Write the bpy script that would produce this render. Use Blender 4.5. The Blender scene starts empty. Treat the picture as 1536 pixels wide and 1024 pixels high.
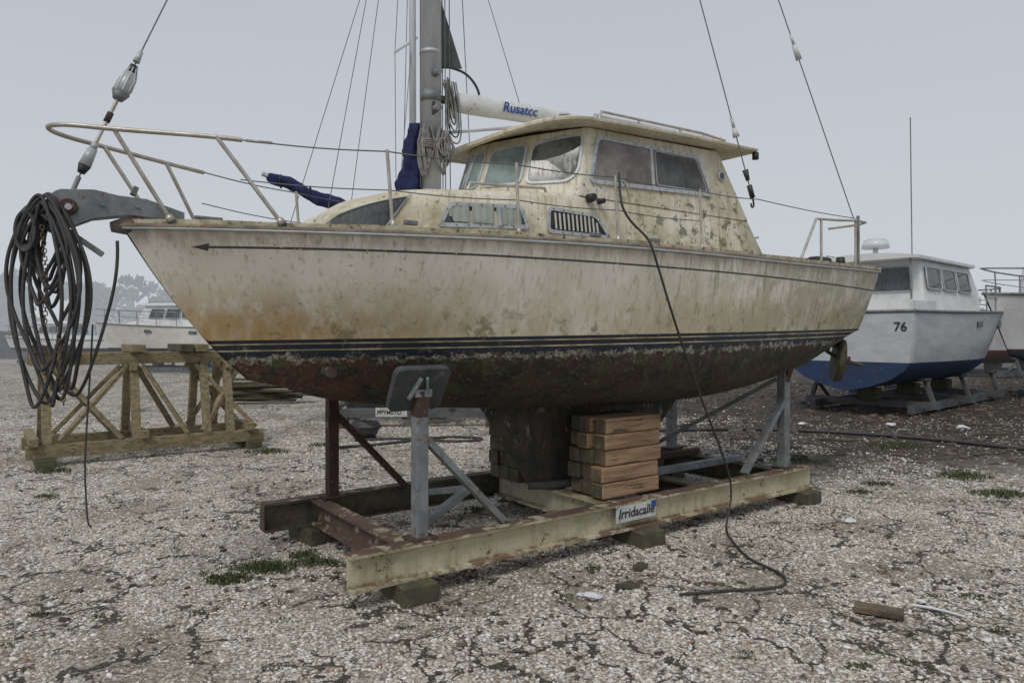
import bpy, math, random, bmesh
import numpy as np
from mathutils import Vector, Matrix
random.seed(4); rng=np.random.default_rng(4)
scn=bpy.context.scene
COL=scn.collection

# ------------------------------------------------------------ node helper
class NT:
    def __init__(s,nt): s.nt=nt
    def n(s,t): return s.nt.nodes.new(t)
    def put(s,sock,v):
        if isinstance(v,bpy.types.NodeSocket): s.nt.links.new(v,sock)
        elif v is not None:
            if isinstance(v,(tuple,list)) and sock.type=='RGBA' and len(v)==3: v=(*v,1)
            sock.default_value=v
    def m(s,op,*a,clamp=False):
        n=s.n('ShaderNodeMath'); n.operation=op; n.use_clamp=clamp
        for i,x in enumerate(a): s.put(n.inputs[i],x)
        return n.outputs[0]
    def add(s,a,b): return s.m('ADD',a,b)
    def sub(s,a,b): return s.m('SUBTRACT',a,b)
    def mul(s,a,b): return s.m('MULTIPLY',a,b)
    def ss(s,x,a,b):
        n=s.n('ShaderNodeMapRange'); n.interpolation_type='SMOOTHSTEP'
        inv=a>b
        s.put(n.inputs[0],x); n.inputs[1].default_value=min(a,b); n.inputs[2].default_value=max(a,b)
        n.inputs[3].default_value=1.0 if inv else 0.0; n.inputs[4].default_value=0.0 if inv else 1.0
        return n.outputs[0]
    def mix(s,f,a,b,blend='MIX'):
        n=s.n('ShaderNodeMix'); n.data_type='RGBA'; n.blend_type=blend
        s.put(n.inputs[0],f); s.put(n.inputs[6],a); s.put(n.inputs[7],b)
        return n.outputs[2]
    def noise(s,vec,scale,detail=4,rough=.55,dims='3D',color=False,dist=0):
        n=s.n('ShaderNodeTexNoise'); n.noise_dimensions=dims
        s.put(n.inputs['Vector'],vec); n.inputs['Scale'].default_value=scale
        n.inputs['Detail'].default_value=detail; n.inputs['Roughness'].default_value=rough
        n.inputs['Distortion'].default_value=dist
        return n.outputs[1] if color else n.outputs[0]
    def vor(s,vec,scale,feature='F1',dims='2D',rand=1):
        n=s.n('ShaderNodeTexVoronoi'); n.feature=feature; n.voronoi_dimensions=dims
        s.put(n.inputs['Vector'],vec); n.inputs['Scale'].default_value=scale
        n.inputs['Randomness'].default_value=rand
        return n
    def vm(s,op,a,b):
        n=s.n('ShaderNodeVectorMath'); n.operation=op
        s.put(n.inputs[0],a); s.put(n.inputs[1],b)
        return n.outputs[0]
    def sep(s,v):
        n=s.n('ShaderNodeSeparateXYZ'); s.put(n.inputs[0],v); return n.outputs

def newmat(name):
    m=bpy.data.materials.new(name); m.use_nodes=True
    t=NT(m.node_tree); b=m.node_tree.nodes['Principled BSDF']
    tc=t.n('ShaderNodeTexCoord')
    return m,t,b,tc.outputs['Object']
def bump(t,b,h,strength=.3,dist=.01):
    n=t.n('ShaderNodeBump'); n.inputs['Strength'].default_value=strength; n.inputs['Distance'].default_value=dist
    t.put(n.inputs['Height'],h); t.nt.links.new(n.outputs[0],b.inputs['Normal'])
def mk(name,c1,c2=None,scale=4,rough=.6,metal=0,stretch=(1,1,1),spot=None,spot_t=.6,spot_s=12,bmp=.15,lo=.35,hi=.65,grain=.25):
    m,t,b,v=newmat(name)
    if c2 is None: c2=tuple(x*.75 for x in c1)
    vs=t.vm('MULTIPLY',v,stretch)
    f=t.ss(t.noise(vs,scale,5,.65),lo,hi)
    c=t.mix(f,c1,c2)
    if spot:
        g=t.ss(t.noise(vs,spot_s,5,.7),spot_t,spot_t+.08)
        c=t.mix(g,c,spot)
    g2=t.noise(vs,scale*14,3,.7)
    c=t.mix(t.mul(t.ss(g2,.45,.75),grain),c,tuple(x*.45 for x in c1))
    t.put(b.inputs['Base Color'],c); b.inputs['Roughness'].default_value=rough; b.inputs['Metallic'].default_value=metal
    if bmp: bump(t,b,t.noise(vs,scale*10,4,.7),bmp,.008)
    return m

# ------------------------------------------------------------ materials
M={}
def hull_material():
    m,t,b,v=newmat('hull_paint')
    x,y,z=t.sep(v)[0:3]
    wl=t.sub(z,t.add(1.61,t.mul(x,.015)))
    big=t.noise(v,1.3,5,.6); mid=t.noise(v,5,6,.65)
    streak=t.noise(t.vm('MULTIPLY',v,(9,9,.8)),1.6,5,.6)
    streak2=t.noise(t.vm('MULTIPLY',v,(30,30,1.4)),1.2,4,.6)
    base=t.mix(t.ss(big,.35,.65),(.79,.745,.655),(.65,.61,.515))
    low=t.ss(wl,.55,.0)
    yel=t.mul(low,t.ss(t.add(t.mul(big,.6),t.mul(streak,.5)),.34,.68))
    base=t.mix(t.mul(yel,.85),base,(.50,.41,.23))
    bowf=t.mul(t.ss(x,1.2,-.75),t.ss(wl,.40,-.02))
    base=t.mix(t.mul(bowf,t.ss(streak,.20,.60)),base,(.44,.265,.095))
    stern=t.mul(t.ss(x,.8,4.3),t.ss(t.add(mid,t.mul(low,.12)),.42,.64))
    base=t.mix(t.mul(stern,.65),base,(.36,.34,.22))
    base=t.mix(t.mul(t.ss(streak2,.50,.72),.45),base,(.33,.295,.185))
    # green algae runs and rust runs
    run=t.noise(t.vm('MULTIPLY',v,(17,17,.9)),1.3,4,.6)
    base=t.mix(t.mul(t.mul(t.ss(run,.56,.66),t.ss(x,.6,3.0)),.55),base,(.20,.215,.12))
    base=t.mix(t.mul(t.mul(t.ss(streak2,.60,.70),t.ss(z,1.95,2.28)),.6),base,(.26,.13,.06))
    gr=t.mul(t.ss(z,2.04,2.27),t.ss(streak,.33,.60))
    base=t.mix(t.mul(gr,.55),base,(.31,.27,.18))
    pat=t.ss(t.noise(v,7,6,.7),.54,.62)
    grn=t.mul(t.ss(wl,.34,.02),pat)
    base=t.mix(t.mul(grn,.7),base,(.17,.175,.08))
    sp=t.ss(t.noise(v,26,4,.75),.635,.69)
    sp=t.mul(sp,t.ss(t.noise(v,2.3,3,.5),.40,.55))
    base=t.mix(sp,base,(.075,.065,.035))
    rust=t.ss(t.noise(v,13,5,.8),.69,.72)
    base=t.mix(t.mul(rust,.8),base,(.20,.10,.05))
    lz=t.sub(2.165,t.mul(t.add(x,.7),.0075))
    off=t.m('ABSOLUTE',t.sub(z,lz))
    xx=t.add(x,.735)
    w=t.m('MULTIPLY',xx,.26)
    inhead=t.m('LESS_THAN',xx,.085)
    wid=t.add(t.mul(inhead,w),t.mul(t.sub(1,inhead),.0070))
    line=t.m('LESS_THAN',off,wid)
    line=t.mul(line,t.m('GREATER_THAN',xx,0))
    line=t.mul(line,t.m('LESS_THAN',t.noise(v,40,3,.7),.66))
    base=t.mix(t.mul(line,.93),base,(.02,.022,.03))
    def band(a,bb): return t.mul(t.m('GREATER_THAN',wl,a),t.m('LESS_THAN',wl,bb))
    wear=t.ss(t.noise(v,14,6,.75),.57,.68)
    navy=t.mix(t.mul(wear,.8),(.013,.016,.028),(.17,.16,.11))
    gold=t.mix(t.ss(mid,.4,.6),(.45,.39,.24),(.20,.18,.11))
    base=t.mix(band(-.24,.002),base,navy)
    base=t.mix(band(-.030,-.021),base,gold)
    base=t.mix(band(-.072,-.062),base,gold)
    edge=t.add(-.118,t.mul(t.sub(t.noise(v,9,5,.75),.5),.14))
    below=t.m('LESS_THAN',wl,edge)
    redz=t.ss(x,1.4,-.1)
    bot=t.mix(t.ss(t.noise(v,3.5,6,.7),.40,.60),(.018,.018,.013),(.042,.036,.025))
    bot=t.mix(t.mul(t.ss(t.noise(v,4.6,5,.7),.45,.57),t.add(.42,t.mul(redz,.5))),bot,(.095,.038,.024))
    bot=t.mix(t.ss(t.noise(v,8,6,.75),.53,.62),bot,(.060,.075,.028))
    bot=t.mix(t.mul(t.ss(t.noise(v,6.1,5,.75),.60,.68),.7),bot,(.05,.075,.085))
    bot=t.mix(t.mul(t.ss(streak2,.54,.70),.5),bot,(.15,.14,.10))
    bot=t.mix(t.mul(t.ss(t.noise(v,34,4,.8),.61,.67),t.ss(t.noise(v,3,3,.6),.40,.56)),bot,(.26,.25,.19))
    base=t.mix(below,base,bot)
    e2=t.m('ABSOLUTE',t.sub(wl,t.sub(edge,.012)))
    crust=t.mul(t.m('LESS_THAN',e2,t.mul(t.ss(t.noise(v,17,5,.8),.36,.7),.044)),t.ss(t.noise(v,4,5,.75),.38,.50))
    crc=t.mix(t.ss(t.noise(v,45,4,.8),.42,.6),(.10,.10,.07),(.37,.36,.29))
    base=t.mix(crust,base,crc)
    t.put(b.inputs['Base Color'],base)
    r=t.m('ADD',.34,t.mul(mid,.35)); r=t.m('ADD',r,t.mul(below,.3),clamp=True)
    t.put(b.inputs['Roughness'],r)
    h=t.add(t.mul(t.noise(v,28,5,.7),t.add(.10,t.mul(below,1.8))),t.mul(crust,1.5))
    bump(t,b,h,.6,.014)
    return m
def cabin_material():
    m,t,b,v=newmat('cabin_gelcoat')
    x,y,z=t.sep(v)[0:3]
    big=t.noise(v,2.2,5,.6)
    streak=t.noise(t.vm('MULTIPLY',v,(14,14,1.2)),1.6,5,.6)
    base=t.mix(t.ss(big,.35,.65),(.72,.68,.57),(.55,.49,.35))
    base=t.mix(t.mul(t.ss(streak,.46,.68),.65),base,(.38,.33,.19))
    lowm=t.mul(t.ss(z,2.62,2.28),t.ss(t.noise(v,7,6,.7),.42,.6))
    base=t.mix(t.mul(lowm,.7),base,(.27,.23,.12))
    aft=t.mul(t.ss(x,1.6,3.0),t.ss(z,3.2,2.7))
    alg=t.mul(t.ss(t.noise(v,9,7,.8),.53,.58),aft)
    base=t.mix(t.mul(alg,.85),base,(.085,.09,.045))
    run=t.noise(t.vm('MULTIPLY',v,(20,20,.9)),1.3,4,.6)
    base=t.mix(t.mul(t.ss(run,.56,.66),.45),base,(.22,.22,.12))
    sp=t.mul(t.ss(t.noise(v,34,4,.8),.58,.64),t.ss(t.noise(v,3.3,4,.6),.42,.56))
    base=t.mix(sp,base,(.08,.075,.04))
    t.put(b.inputs['Base Color'],base); b.inputs['Roughness'].default_value=.55
    bump(t,b,t.noise(v,40,4,.7),.25,.006)
    return m
def beam_material():
    m,t,b,v=newmat('beam_paint')
    n1=t.noise(v,2.2,6,.7); n2=t.noise(v,7,6,.8); n3=t.noise(v,30,5,.8)
    st=t.noise(t.vm('MULTIPLY',v,(12,12,1.2)),1.5,5,.65)
    c=t.mix(t.ss(n1,.35,.65),(.54,.51,.38),(.42,.38,.24))
    c=t.mix(t.mul(t.ss(st,.47,.70),.55),c,(.28,.20,.10))
    c=t.mix(t.mul(t.ss(t.noise(v,3.1,5,.7),.52,.62),.45),c,(.27,.27,.14))
    c=t.mix(t.ss(n2,.60,.65),c,(.14,.062,.03))
    c=t.mix(t.ss(n3,.63,.68),c,(.08,.038,.022))
    z=t.sep(v)[2]
    ed=t.mul(t.m('MAXIMUM',t.ss(z,.165,.135),t.ss(z,.312,.338)),t.ss(t.noise(v,5,6,.75),.44,.54))
    c=t.mix(t.mul(ed,.85),c,(.12,.055,.03))
    t.put(b.inputs['Base Color'],c); b.inputs['Roughness'].default_value=.7
    bump(t,b,t.add(n2,n3),.5,.008)
    return m
M['hull']=hull_material(); M['cabin']=cabin_material(); M['beam']=beam_material()
M['deck']=mk('deck_paint',(.50,.46,.34),(.30,.26,.15),5,.8,spot=(.10,.09,.04),spot_t=.56)
M['rub']=mk('rub_rail',(.10,.085,.065),(.24,.20,.15),6,.7,spot=(.20,.07,.03),spot_t=.55)
M['toe']=mk('toe_rail',(.52,.48,.36),(.30,.27,.17),9,.7,spot=(.08,.08,.04),spot_t=.54,spot_s=22)
M['keel']=mk('keel_paint',(.040,.040,.036),(.095,.080,.062),5,.85,stretch=(2,2,.8),spot=(.28,.275,.23),spot_t=.58,spot_s=9,bmp=1.0)
M['ss']=mk('stainless',(.52,.50,.45),(.40,.36,.30),12,.4,.4,spot=(.25,.13,.06),spot_t=.66,bmp=0)
M['alu']=mk('aluminium',(.52,.54,.55),(.40,.42,.42),10,.45,.2,bmp=.1,spot=(.25,.23,.18),spot_t=.64)
M['mast']=mk('mast_paint',(.58,.60,.62),(.46,.48,.50),3,.42,.05,stretch=(3,3,.4),spot=(.25,.22,.18),spot_t=.64)
M['boom']=mk('boom_paint',(.70,.71,.70),(.56,.56,.53),4,.5,0,spot=(.25,.23,.15),spot_t=.62)
M['galv']=mk('galvanised_steel',(.25,.27,.28),(.16,.17,.17),7,.55,.3,spot=(.16,.10,.06),spot_t=.57,bmp=.3)
M['rust']=mk('rusty_steel',(.085,.045,.033),(.05,.033,.027),7,.85,.1,spot=(.20,.185,.15),spot_t=.58,bmp=.5)
M['beamrust']=mk('beam_flange_rust',(.13,.078,.055),(.085,.055,.042),5,.85,.1,spot=(.36,.33,.23),spot_t=.53,spot_s=7,bmp=.5)
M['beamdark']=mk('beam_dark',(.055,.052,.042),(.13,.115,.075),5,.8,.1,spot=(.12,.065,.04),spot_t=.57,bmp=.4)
M['stand']=mk('dark_steel_stand',(.085,.09,.095),(.13,.135,.135),5,.7,.2,spot=(.12,.07,.045),spot_t=.6,bmp=.2)
M['rubber']=mk('pad_rubber',(.045,.05,.052),(.075,.08,.08),6,.75,spot=(.14,.14,.12),spot_t=.62,bmp=.3)
M['cable']=mk('cable_jacket',(.03,.03,.032),(.055,.052,.05),9,.6,bmp=.1,spot=(.12,.11,.09),spot_t=.64)
M['chain']=mk('chain_steel',(.09,.078,.065),(.14,.10,.07),20,.7,.4)
M['wire']=mk('rigging_wire',(.17,.17,.18),(.13,.13,.13),9,.45,.5,bmp=0)
M['rope']=mk('grey_rope',(.30,.29,.27),(.16,.155,.145),25,.9,bmp=.5)
M['wood']=mk('fresh_timber',(.42,.28,.165),(.25,.155,.085),2.2,.8,stretch=(1.2,14,14),spot=(.10,.07,.045),spot_t=.56,spot_s=3,bmp=.8,grain=.6)
M['endgrain']=mk('timber_end',(.17,.125,.08),(.085,.065,.045),9,.85,bmp=.6,spot=(.04,.035,.025),spot_t=.58)
M['oldwood']=mk('mossy_timber',(.065,.055,.04),(.10,.10,.05),8,.9,spot=(.16,.14,.10),spot_t=.58,bmp=.6)
M['trestle']=mk('treated_pine',(.31,.245,.145),(.19,.155,.085),4,.85,stretch=(2,2,5),spot=(.11,.105,.065),spot_t=.53,spot_s=7,bmp=.5,grain=.5)
M['blue']=mk('blue_canvas',(.009,.014,.060),(.018,.028,.105),7,.9,bmp=.7)
M['navytxt']=mk('blue_letters',(.02,.06,.25),(.03,.09,.3),7,.6,bmp=0)
M['black']=mk('black_paint',(.018,.018,.02),(.03,.03,.03),7,.5)
M['bronze']=mk('bronze_prop',(.11,.10,.06),(.05,.05,.035),14,.7,.3,spot=(.2,.12,.05),spot_t=.58,bmp=.5)
M['flag']=mk('grey_cloth',(.10,.11,.10),(.07,.075,.07),9,.9)
M['white']=mk('white_gelcoat',(.72,.73,.73),(.60,.61,.61),2,.35,spot=(.45,.44,.40),spot_t=.62,bmp=.02)
M['whiteb']=mk('cream_gelcoat',(.68,.67,.62),(.58,.56,.51),2,.4,bmp=.02)
M['greyhull']=mk('grey_white_hull',(.52,.54,.56),(.42,.44,.46),2,.35,stretch=(1,1,3),spot=(.33,.32,.28),spot_t=.60,bmp=.02)
M['bluebot']=mk('blue_antifouling',(.016,.045,.12),(.022,.034,.07),4,.75,spot=(.1,.1,.1),spot_t=.6)
M['redbot']=mk('red_antifouling',(.15,.03,.028),(.09,.03,.03),4,.8)
M['darkbot']=mk('dark_antifouling',(.05,.06,.08),(.03,.04,.05),4,.8)
M['curtain']=mk('curtain_cloth',(.38,.42,.38),(.29,.32,.29),6,.9,bmp=.1)
M['plate']=mk('name_plate',(.58,.60,.58),(.42,.44,.42),9,.5,spot=(.12,.17,.17),spot_t=.58)
M['fence']=mk('fence_wood',(.10,.10,.10),(.07,.07,.07),3,.9)
M['litter']=mk('white_plastic',(.7,.72,.74),(.6,.62,.65),9,.5)
M['leaf']=mk('weed_leaf',(.045,.07,.02),(.085,.10,.04),20,.8,bmp=0)
def glass(name,c,c2,rough=.06,spec=.5):
    m,t,b,v=newmat(name)
    f=t.ss(t.noise(v,3.2,4,.6),.40,.60)
    drips=t.ss(t.noise(t.vm('MULTIPLY',v,(25,25,2)),2,4,.6),.48,.75)
    dirt=t.ss(t.noise(v,30,4,.75),.6,.68)
    c0=t.mix(f,c,c2); c0=t.mix(t.mul(drips,.18),c0,(.36,.37,.34)); c0=t.mix(t.mul(dirt,.5),c0,(.26,.25,.19))
    t.put(b.inputs['Base Color'],c0)
    t.put(b.inputs['Roughness'],t.add(rough,t.mul(drips,.3)))
    b.inputs['Specular IOR Level'].default_value=spec
    return m
M['glass']=glass('window_glass',(.16,.165,.16),(.065,.07,.065))
M['glassg']=glass('window_glass_green',(.26,.33,.31),(.16,.21,.20))
M['glassd']=glass('window_glass_dark',(.045,.05,.055),(.09,.095,.10))
M['glassb']=glass('window_glass_brown',(.13,.105,.095),(.23,.21,.19))
M['glassm']=glass('window_glass_far',(.045,.055,.06),(.09,.10,.11))
def tree_mat():
    m,t,b,v=newmat('foliage')
    f=t.ss(t.noise(v,.25,4,.7),.35,.65)
    c=t.mix(f,(.06,.085,.05),(.10,.12,.075))
    t.put(b.inputs['Base Color'],c); b.inputs['Roughness'].default_value=1
    return m
M['tree']=tree_mat()

# ------------------------------------------------------------ geometry helpers
def empty(name,loc=(0,0,0),rz=0):
    e=bpy.data.objects.new(name,None); e.location=loc; e.rotation_euler=(0,0,rz); COL.objects.link(e); return e
def mesh(name,verts,faces,mat,parent=None,smooth=False,mats=None,idx=None,bevel=0):
    me=bpy.data.meshes.new(name); me.from_pydata([tuple(v) for v in verts],[],faces)
    for mm in (mats or [mat]): me.materials.append(mm)
    if idx: me.polygons.foreach_set('material_index',idx)
    if smooth: me.polygons.foreach_set('use_smooth',[True]*len(faces))
    me.update()
    o=bpy.data.objects.new(name,me); COL.objects.link(o)
    if parent: o.parent=parent
    if bevel:
        b=o.modifiers.new('b','BEVEL'); b.width=bevel; b.segments=2; b.limit_method='ANGLE'
    return o
def fixn(o,merge=0):
    bm=bmesh.new(); bm.from_mesh(o.data)
    if merge: bmesh.ops.remove_doubles(bm,verts=bm.verts,dist=merge)
    bmesh.ops.recalc_face_normals(bm,faces=bm.faces); bm.to_mesh(o.data); bm.free()
def bar(name,p0,p1,w,h,mat,parent=None,bevel=.004,roll=0,up=None):
    p0=Vector(p0);p1=Vector(p1); d=(p1-p0).normalized()
    up=Vector(up) if up else (Vector((0,0,1)) if abs(d.z)<.95 else Vector((1,0,0)))
    a=d.cross(up).normalized(); b=a.cross(d).normalized()
    vs=[]
    for p in (p0,p1):
        for i,j in ((-1,-1),(1,-1),(1,1),(-1,1)): vs.append(p+a*(i*w/2)+b*(j*h/2))
    fs=[(0,1,2,3),(7,6,5,4),(0,4,5,1),(1,5,6,2),(2,6,7,3),(3,7,4,0)]
    o=mesh(name,vs,fs,mat,parent,bevel=bevel); fixn(o); return o
def box(name,c,d,mat,parent=None,bevel=.004,rz=0):
    x,y,z=c; cs,sn=math.cos(rz),math.sin(rz)
    return bar(name,(x-d[0]/2*cs,y-d[0]/2*sn,z),(x+d[0]/2*cs,y+d[0]/2*sn,z),d[1],d[2],mat,parent,bevel)
def extr(name,prof,p0,ax,up,L,mat,parent,mats=None,idx=None,bevel=0):
    ax=Vector(ax).normalized(); up=Vector(up); cr=ax.cross(up); p0=Vector(p0)
    n=len(prof)
    vs=[p0+cr*a+up*b for a,b in prof]+[p0+ax*L+cr*a+up*b for a,b in prof]
    fs=[(i,(i+1)%n,n+(i+1)%n,n+i) for i in range(n)]+[tuple(range(n))[::-1],tuple(range(n,2*n))]
    o=mesh(name,vs,fs,mat,parent,mats=mats,idx=idx,bevel=bevel); fixn(o); return o
def ibeam(name,p0,ax,L,h,w,mat,parent,flange=None):
    t=.014;f=.018
    pr=[(-w/2,0),(w/2,0),(w/2,f),(t/2,f),(t/2,h-f),(w/2,h-f),(w/2,h),(-w/2,h),(-w/2,h-f),(-t/2,h-f),(-t/2,f),(-w/2,f)]
    idx=None; mats=None
    if flange:
        mats=[mat,flange]; idx=[0]*14
        for i in (6,0): idx[i]=1
    return extr(name,pr,p0,ax,(0,0,1),L,mat,parent,mats,idx)
def tube(name,pts,r,mat,parent=None,smooth=False,res=3,cyc=False):
    c=bpy.data.curves.new(name,'CURVE'); c.dimensions='3D'; c.bevel_depth=r; c.bevel_resolution=res; c.use_fill_caps=True
    if smooth:
        sp=c.splines.new('NURBS'); sp.points.add(len(pts)-1)
        for i,p in enumerate(pts): sp.points[i].co=(*p,1)
        sp.order_u=3; sp.use_endpoint_u=not cyc; sp.use_cyclic_u=cyc; sp.resolution_u=6
    else:
        sp=c.splines.new('POLY'); sp.points.add(len(pts)-1)
        for i,p in enumerate(pts): sp.points[i].co=(*p,1)
        sp.use_cyclic_u=cyc
    c.materials.append(mat)
    o=bpy.data.objects.new(name,c); COL.objects.link(o)
    if parent: o.parent=parent
    return o
def cone(name,p0,p1,r0,r1,mat,parent=None,n=16,squash=1):
    p0=Vector(p0);p1=Vector(p1); d=(p1-p0).normalized()
    up=Vector((0,0,1)) if abs(d.z)<.9 else Vector((1,0,0))
    a=d.cross(up).normalized(); b=a.cross(d)
    vs=[]
    for p,r in ((p0,r0),(p1,r1)):
        for i in range(n):
            th=2*math.pi*i/n; vs.append(p+a*math.cos(th)*r*squash+b*math.sin(th)*r)
    fs=[(i,(i+1)%n,n+(i+1)%n,n+i) for i in range(n)]+[tuple(range(n)),tuple(range(n,2*n))]
    o=mesh(name,vs,fs,mat,parent,smooth=True); fixn(o)
    o.data.polygons[n].use_smooth=False; o.data.polygons[n+1].use_smooth=False
    return o
def herm(tab,x):
    xs=[a for a,_ in tab]; ys=[b for _,b in tab]
    if x<=xs[0]: return ys[0]
    if x>=xs[-1]: return ys[-1]
    i=max(j for j in range(len(xs)-1) if xs[j]<=x)
    def sl(j):
        if j<=0: return (ys[1]-ys[0])/(xs[1]-xs[0])
        if j>=len(xs)-1: return (ys[-1]-ys[-2])/(xs[-1]-xs[-2])
        return (ys[j+1]-ys[j-1])/(xs[j+1]-xs[j-1])
    h=xs[i+1]-xs[i]; u=(x-xs[i])/h
    return ((2*u**3-3*u*u+1)*ys[i]+(u**3-2*u*u+u)*h*sl(i)+(-2*u**3+3*u*u)*ys[i+1]+(u**3-u*u)*h*sl(i+1))

# ------------------------------------------------------------ boat frame (x aft, y away from the near side)
ANG=math.atan2(.593,.805); ORG=(-1.45,4.865,0)
def P(s,t,z): return (ORG[0]+.805*s+.593*t, ORG[1]+.593*s-.805*t, z)
def L3(s,t,z): return (s,-t,z)
boat=empty('sailboat',ORG,ANG)

BS=[(-1.08,.025),(-.9,.17),(-.6,.38),(-.2,.62),(.3,.84),(1,1.04),(2,1.18),(3,1.22),(4,1.17),(5,1.07),(6.05,.92)]
BW=[(-1.08,0.0),(-.9,.07),(-.6,.19),(-.2,.40),(.3,.63),(1,.88),(2,1.07),(3,1.13),(4,1.06),(5,.92),(6.05,.70)]
ZK=[(-.35,1.345),(.1,1.20),(.55,1.13),(1.35,1.06),(2.5,1.03),(3.7,1.06),(4.9,1.24),(5.6,1.46),(6.05,1.64)]
SST=[(1.30,-.28),(1.35,-.35),(1.6,-.60),(1.95,-.86),(2.30,-1.08)]
ZS=[(-1.08,2.29),(0,2.27),(2,2.28),(4,2.285),(6.05,2.33)]
def sheer(p): return herm(BS,p),herm(ZS,p)
def hull():
    NU=72; NT_=9; NB=14
    grid=[]
    for i in range(NU+1):
        f=(i/NU)**1.25; p=-1.08+7.13*f
        bs,zs=sheer(p); bw=herm(BW,p)
        row=[]
        sb=-.35+6.40*f; zk=herm(ZK,sb)
        for j in range(NT_+1):
            q=j/NT_
            sg=-.6+6.65*f
            zw=1.61+.015*sg
            z=zs+(zw-zs)*q
            s=herm(SST,z)+(6.05-herm(SST,z))*f
            bb=bs+(bw-bs)*(q**1.25)
            row.append((s,bb,z))
        ex=1.35-.75*min(1,f*2.2)
        for j in range(1,NB+1):
            th=j/NB*math.pi/2
            z=zw+(zk-zw)*math.sin(th)**.95
            s=herm(SST,z)+(6.05-herm(SST,z))*f
            row.append((s,bw*max(0,math.cos(th))**ex if j<NB else 0,z))
        grid.append(row)
    n=len(grid[0]); vs=[];fs=[]
    for side in (1,-1):
        off=len(vs)
        for r in grid:
            for (s,b,z) in r: vs.append(L3(s,b*side,z))
        for i in range(NU):
            for j in range(n-1):
                a=off+i*n+j
                fs.append((a,a+1,a+n+1,a+n))
    tr=[NU*n+j for j in range(n)]+[(NU+1)*n+NU*n+j for j in range(n)][::-1]
    fs.append(tuple(tr))
    o=mesh('hull',vs,fs,M['hull'],boat,smooth=True)
    bm=bmesh.new(); bm.from_mesh(o.data); bmesh.ops.remove_doubles(bm,verts=bm.verts,dist=.0005); bmesh.ops.recalc_face_normals(bm,faces=bm.faces)
    for f in bm.faces:
        if len(f.verts)>10: f.smooth=False
    bm.to_mesh(o.data); bm.free()
    vs=[];fs=[]
    for i in range(NU+1):
        s,b,z=grid[i][0]
        vs+= [L3(s,b,z-.004),L3(s,b*.5,z+.02),L3(s,0,z+.03),L3(s,-b*.5,z+.02),L3(s,-b,z-.004)]
    for i in range(NU):
        for j in range(4):
            a=i*5+j; fs.append((a,a+1,a+6,a+5))
    mesh('deck',vs,fs,M['deck'],boat,smooth=True)
    for side in (1,-1):
        pts=[L3(r[0][0],(r[0][1]+.006)*side,r[0][2]-.008) for r in grid]
        tube('rub_rail',pts,.019,M['rub'],boat)
        pts=[L3(r[0][0],(r[0][1]+.016)*side,r[0][2]-.018) for r in grid]
        tube('rub_strip',pts,.0095,M['alu'],boat)
        vs=[];fs=[]
        for r in grid:
            s,b,z=r[0]; b0=max(b-.01,.0); b1=max(b-.045,0)
            zz=z+.038+.003*math.sin(s*7)
            vs+=[L3(s,b0*side,z),L3(s,b0*side,zz),L3(s,b1*side,zz),L3(s,b1*side,z)]
        for i in range(NU):
            for j in range(3):
                a=i*4+j; fs.append((a,a+1,a+5,a+4))
        o=mesh('toe_rail',vs,fs,M['toe'],boat); fixn(o)
    bar('transom_cap',L3(6.05,-.93,2.335),L3(6.05,.93,2.335),.07,.05,M['toe'],boat)
hull()
cone('stem_cap',L3(-1.13,0,2.275),L3(-.98,0,2.30),.03,.075,M['rub'],boat)

def keel():
    prof=[(1.10,1.42,3.95),(1.0,1.52,3.85),(.77,1.68,3.62),(.55,1.83,3.45),(.40,1.95,3.36),(.338,2.03,3.30)]
    vs=[];fs=[];n=14
    for z,s0,s1 in prof:
        th=.17 if z>.6 else .15
        for side in (1,-1):
            for k in range(n+1):
                x=k/n
                y=th*5*(.2969*math.sqrt(x)-.126*x-.3516*x*x+.2843*x**3-.1015*x**4)*.95
                vs.append(L3(s0+(s1-s0)*x+.015*math.sin(z*13),side*y*1.05,z))
    m_=2*(n+1)
    for i in range(len(prof)-1):
        for sd in (0,1):
            for k in range(n):
                a=i*m_+sd*(n+1)+k; fs.append((a,a+1,a+m_+1,a+m_))
    last=(len(prof)-1)*m_
    fs.append(tuple([last+k for k in range(n+1)]+[last+n+1+k for k in range(n,-1,-1)]))
    o=mesh('keel',vs,fs,M['keel'],boat,smooth=True); fixn(o)
    tube('keel_shoe',[L3(1.96,.02,.372),L3(2.1,.17,.375),L3(2.4,.20,.385)],.035,M['rubber'],boat,smooth=True)
    cone('through_hull',L3(.07,.30,1.40),L3(.06,.42,1.40),.035,.035,M['rust'],boat)
keel()
cone('rudder_disc',L3(5.83,.54,1.36),L3(5.88,.60,1.35),.235,.235,M['bronze'],boat,n=28)
cone('rudder_hub',L3(5.86,.57,1.36),L3(5.9,.68,1.35),.06,.045,M['rust'],boat)
tube('rudder_shaft',[L3(5.6,.42,1.56),L3(5.86,.59,1.36),L3(6.02,.76,1.30)],.02,M['bronze'],boat)
bar('rudder_skeg',L3(5.72,.44,1.50),L3(5.80,.48,1.66),.05,.2,M['bronze'],boat)
bar('rudder_fin',L3(5.86,.53,1.50),L3(5.80,.50,1.66),.12,.03,M['bronze'],boat)

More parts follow.
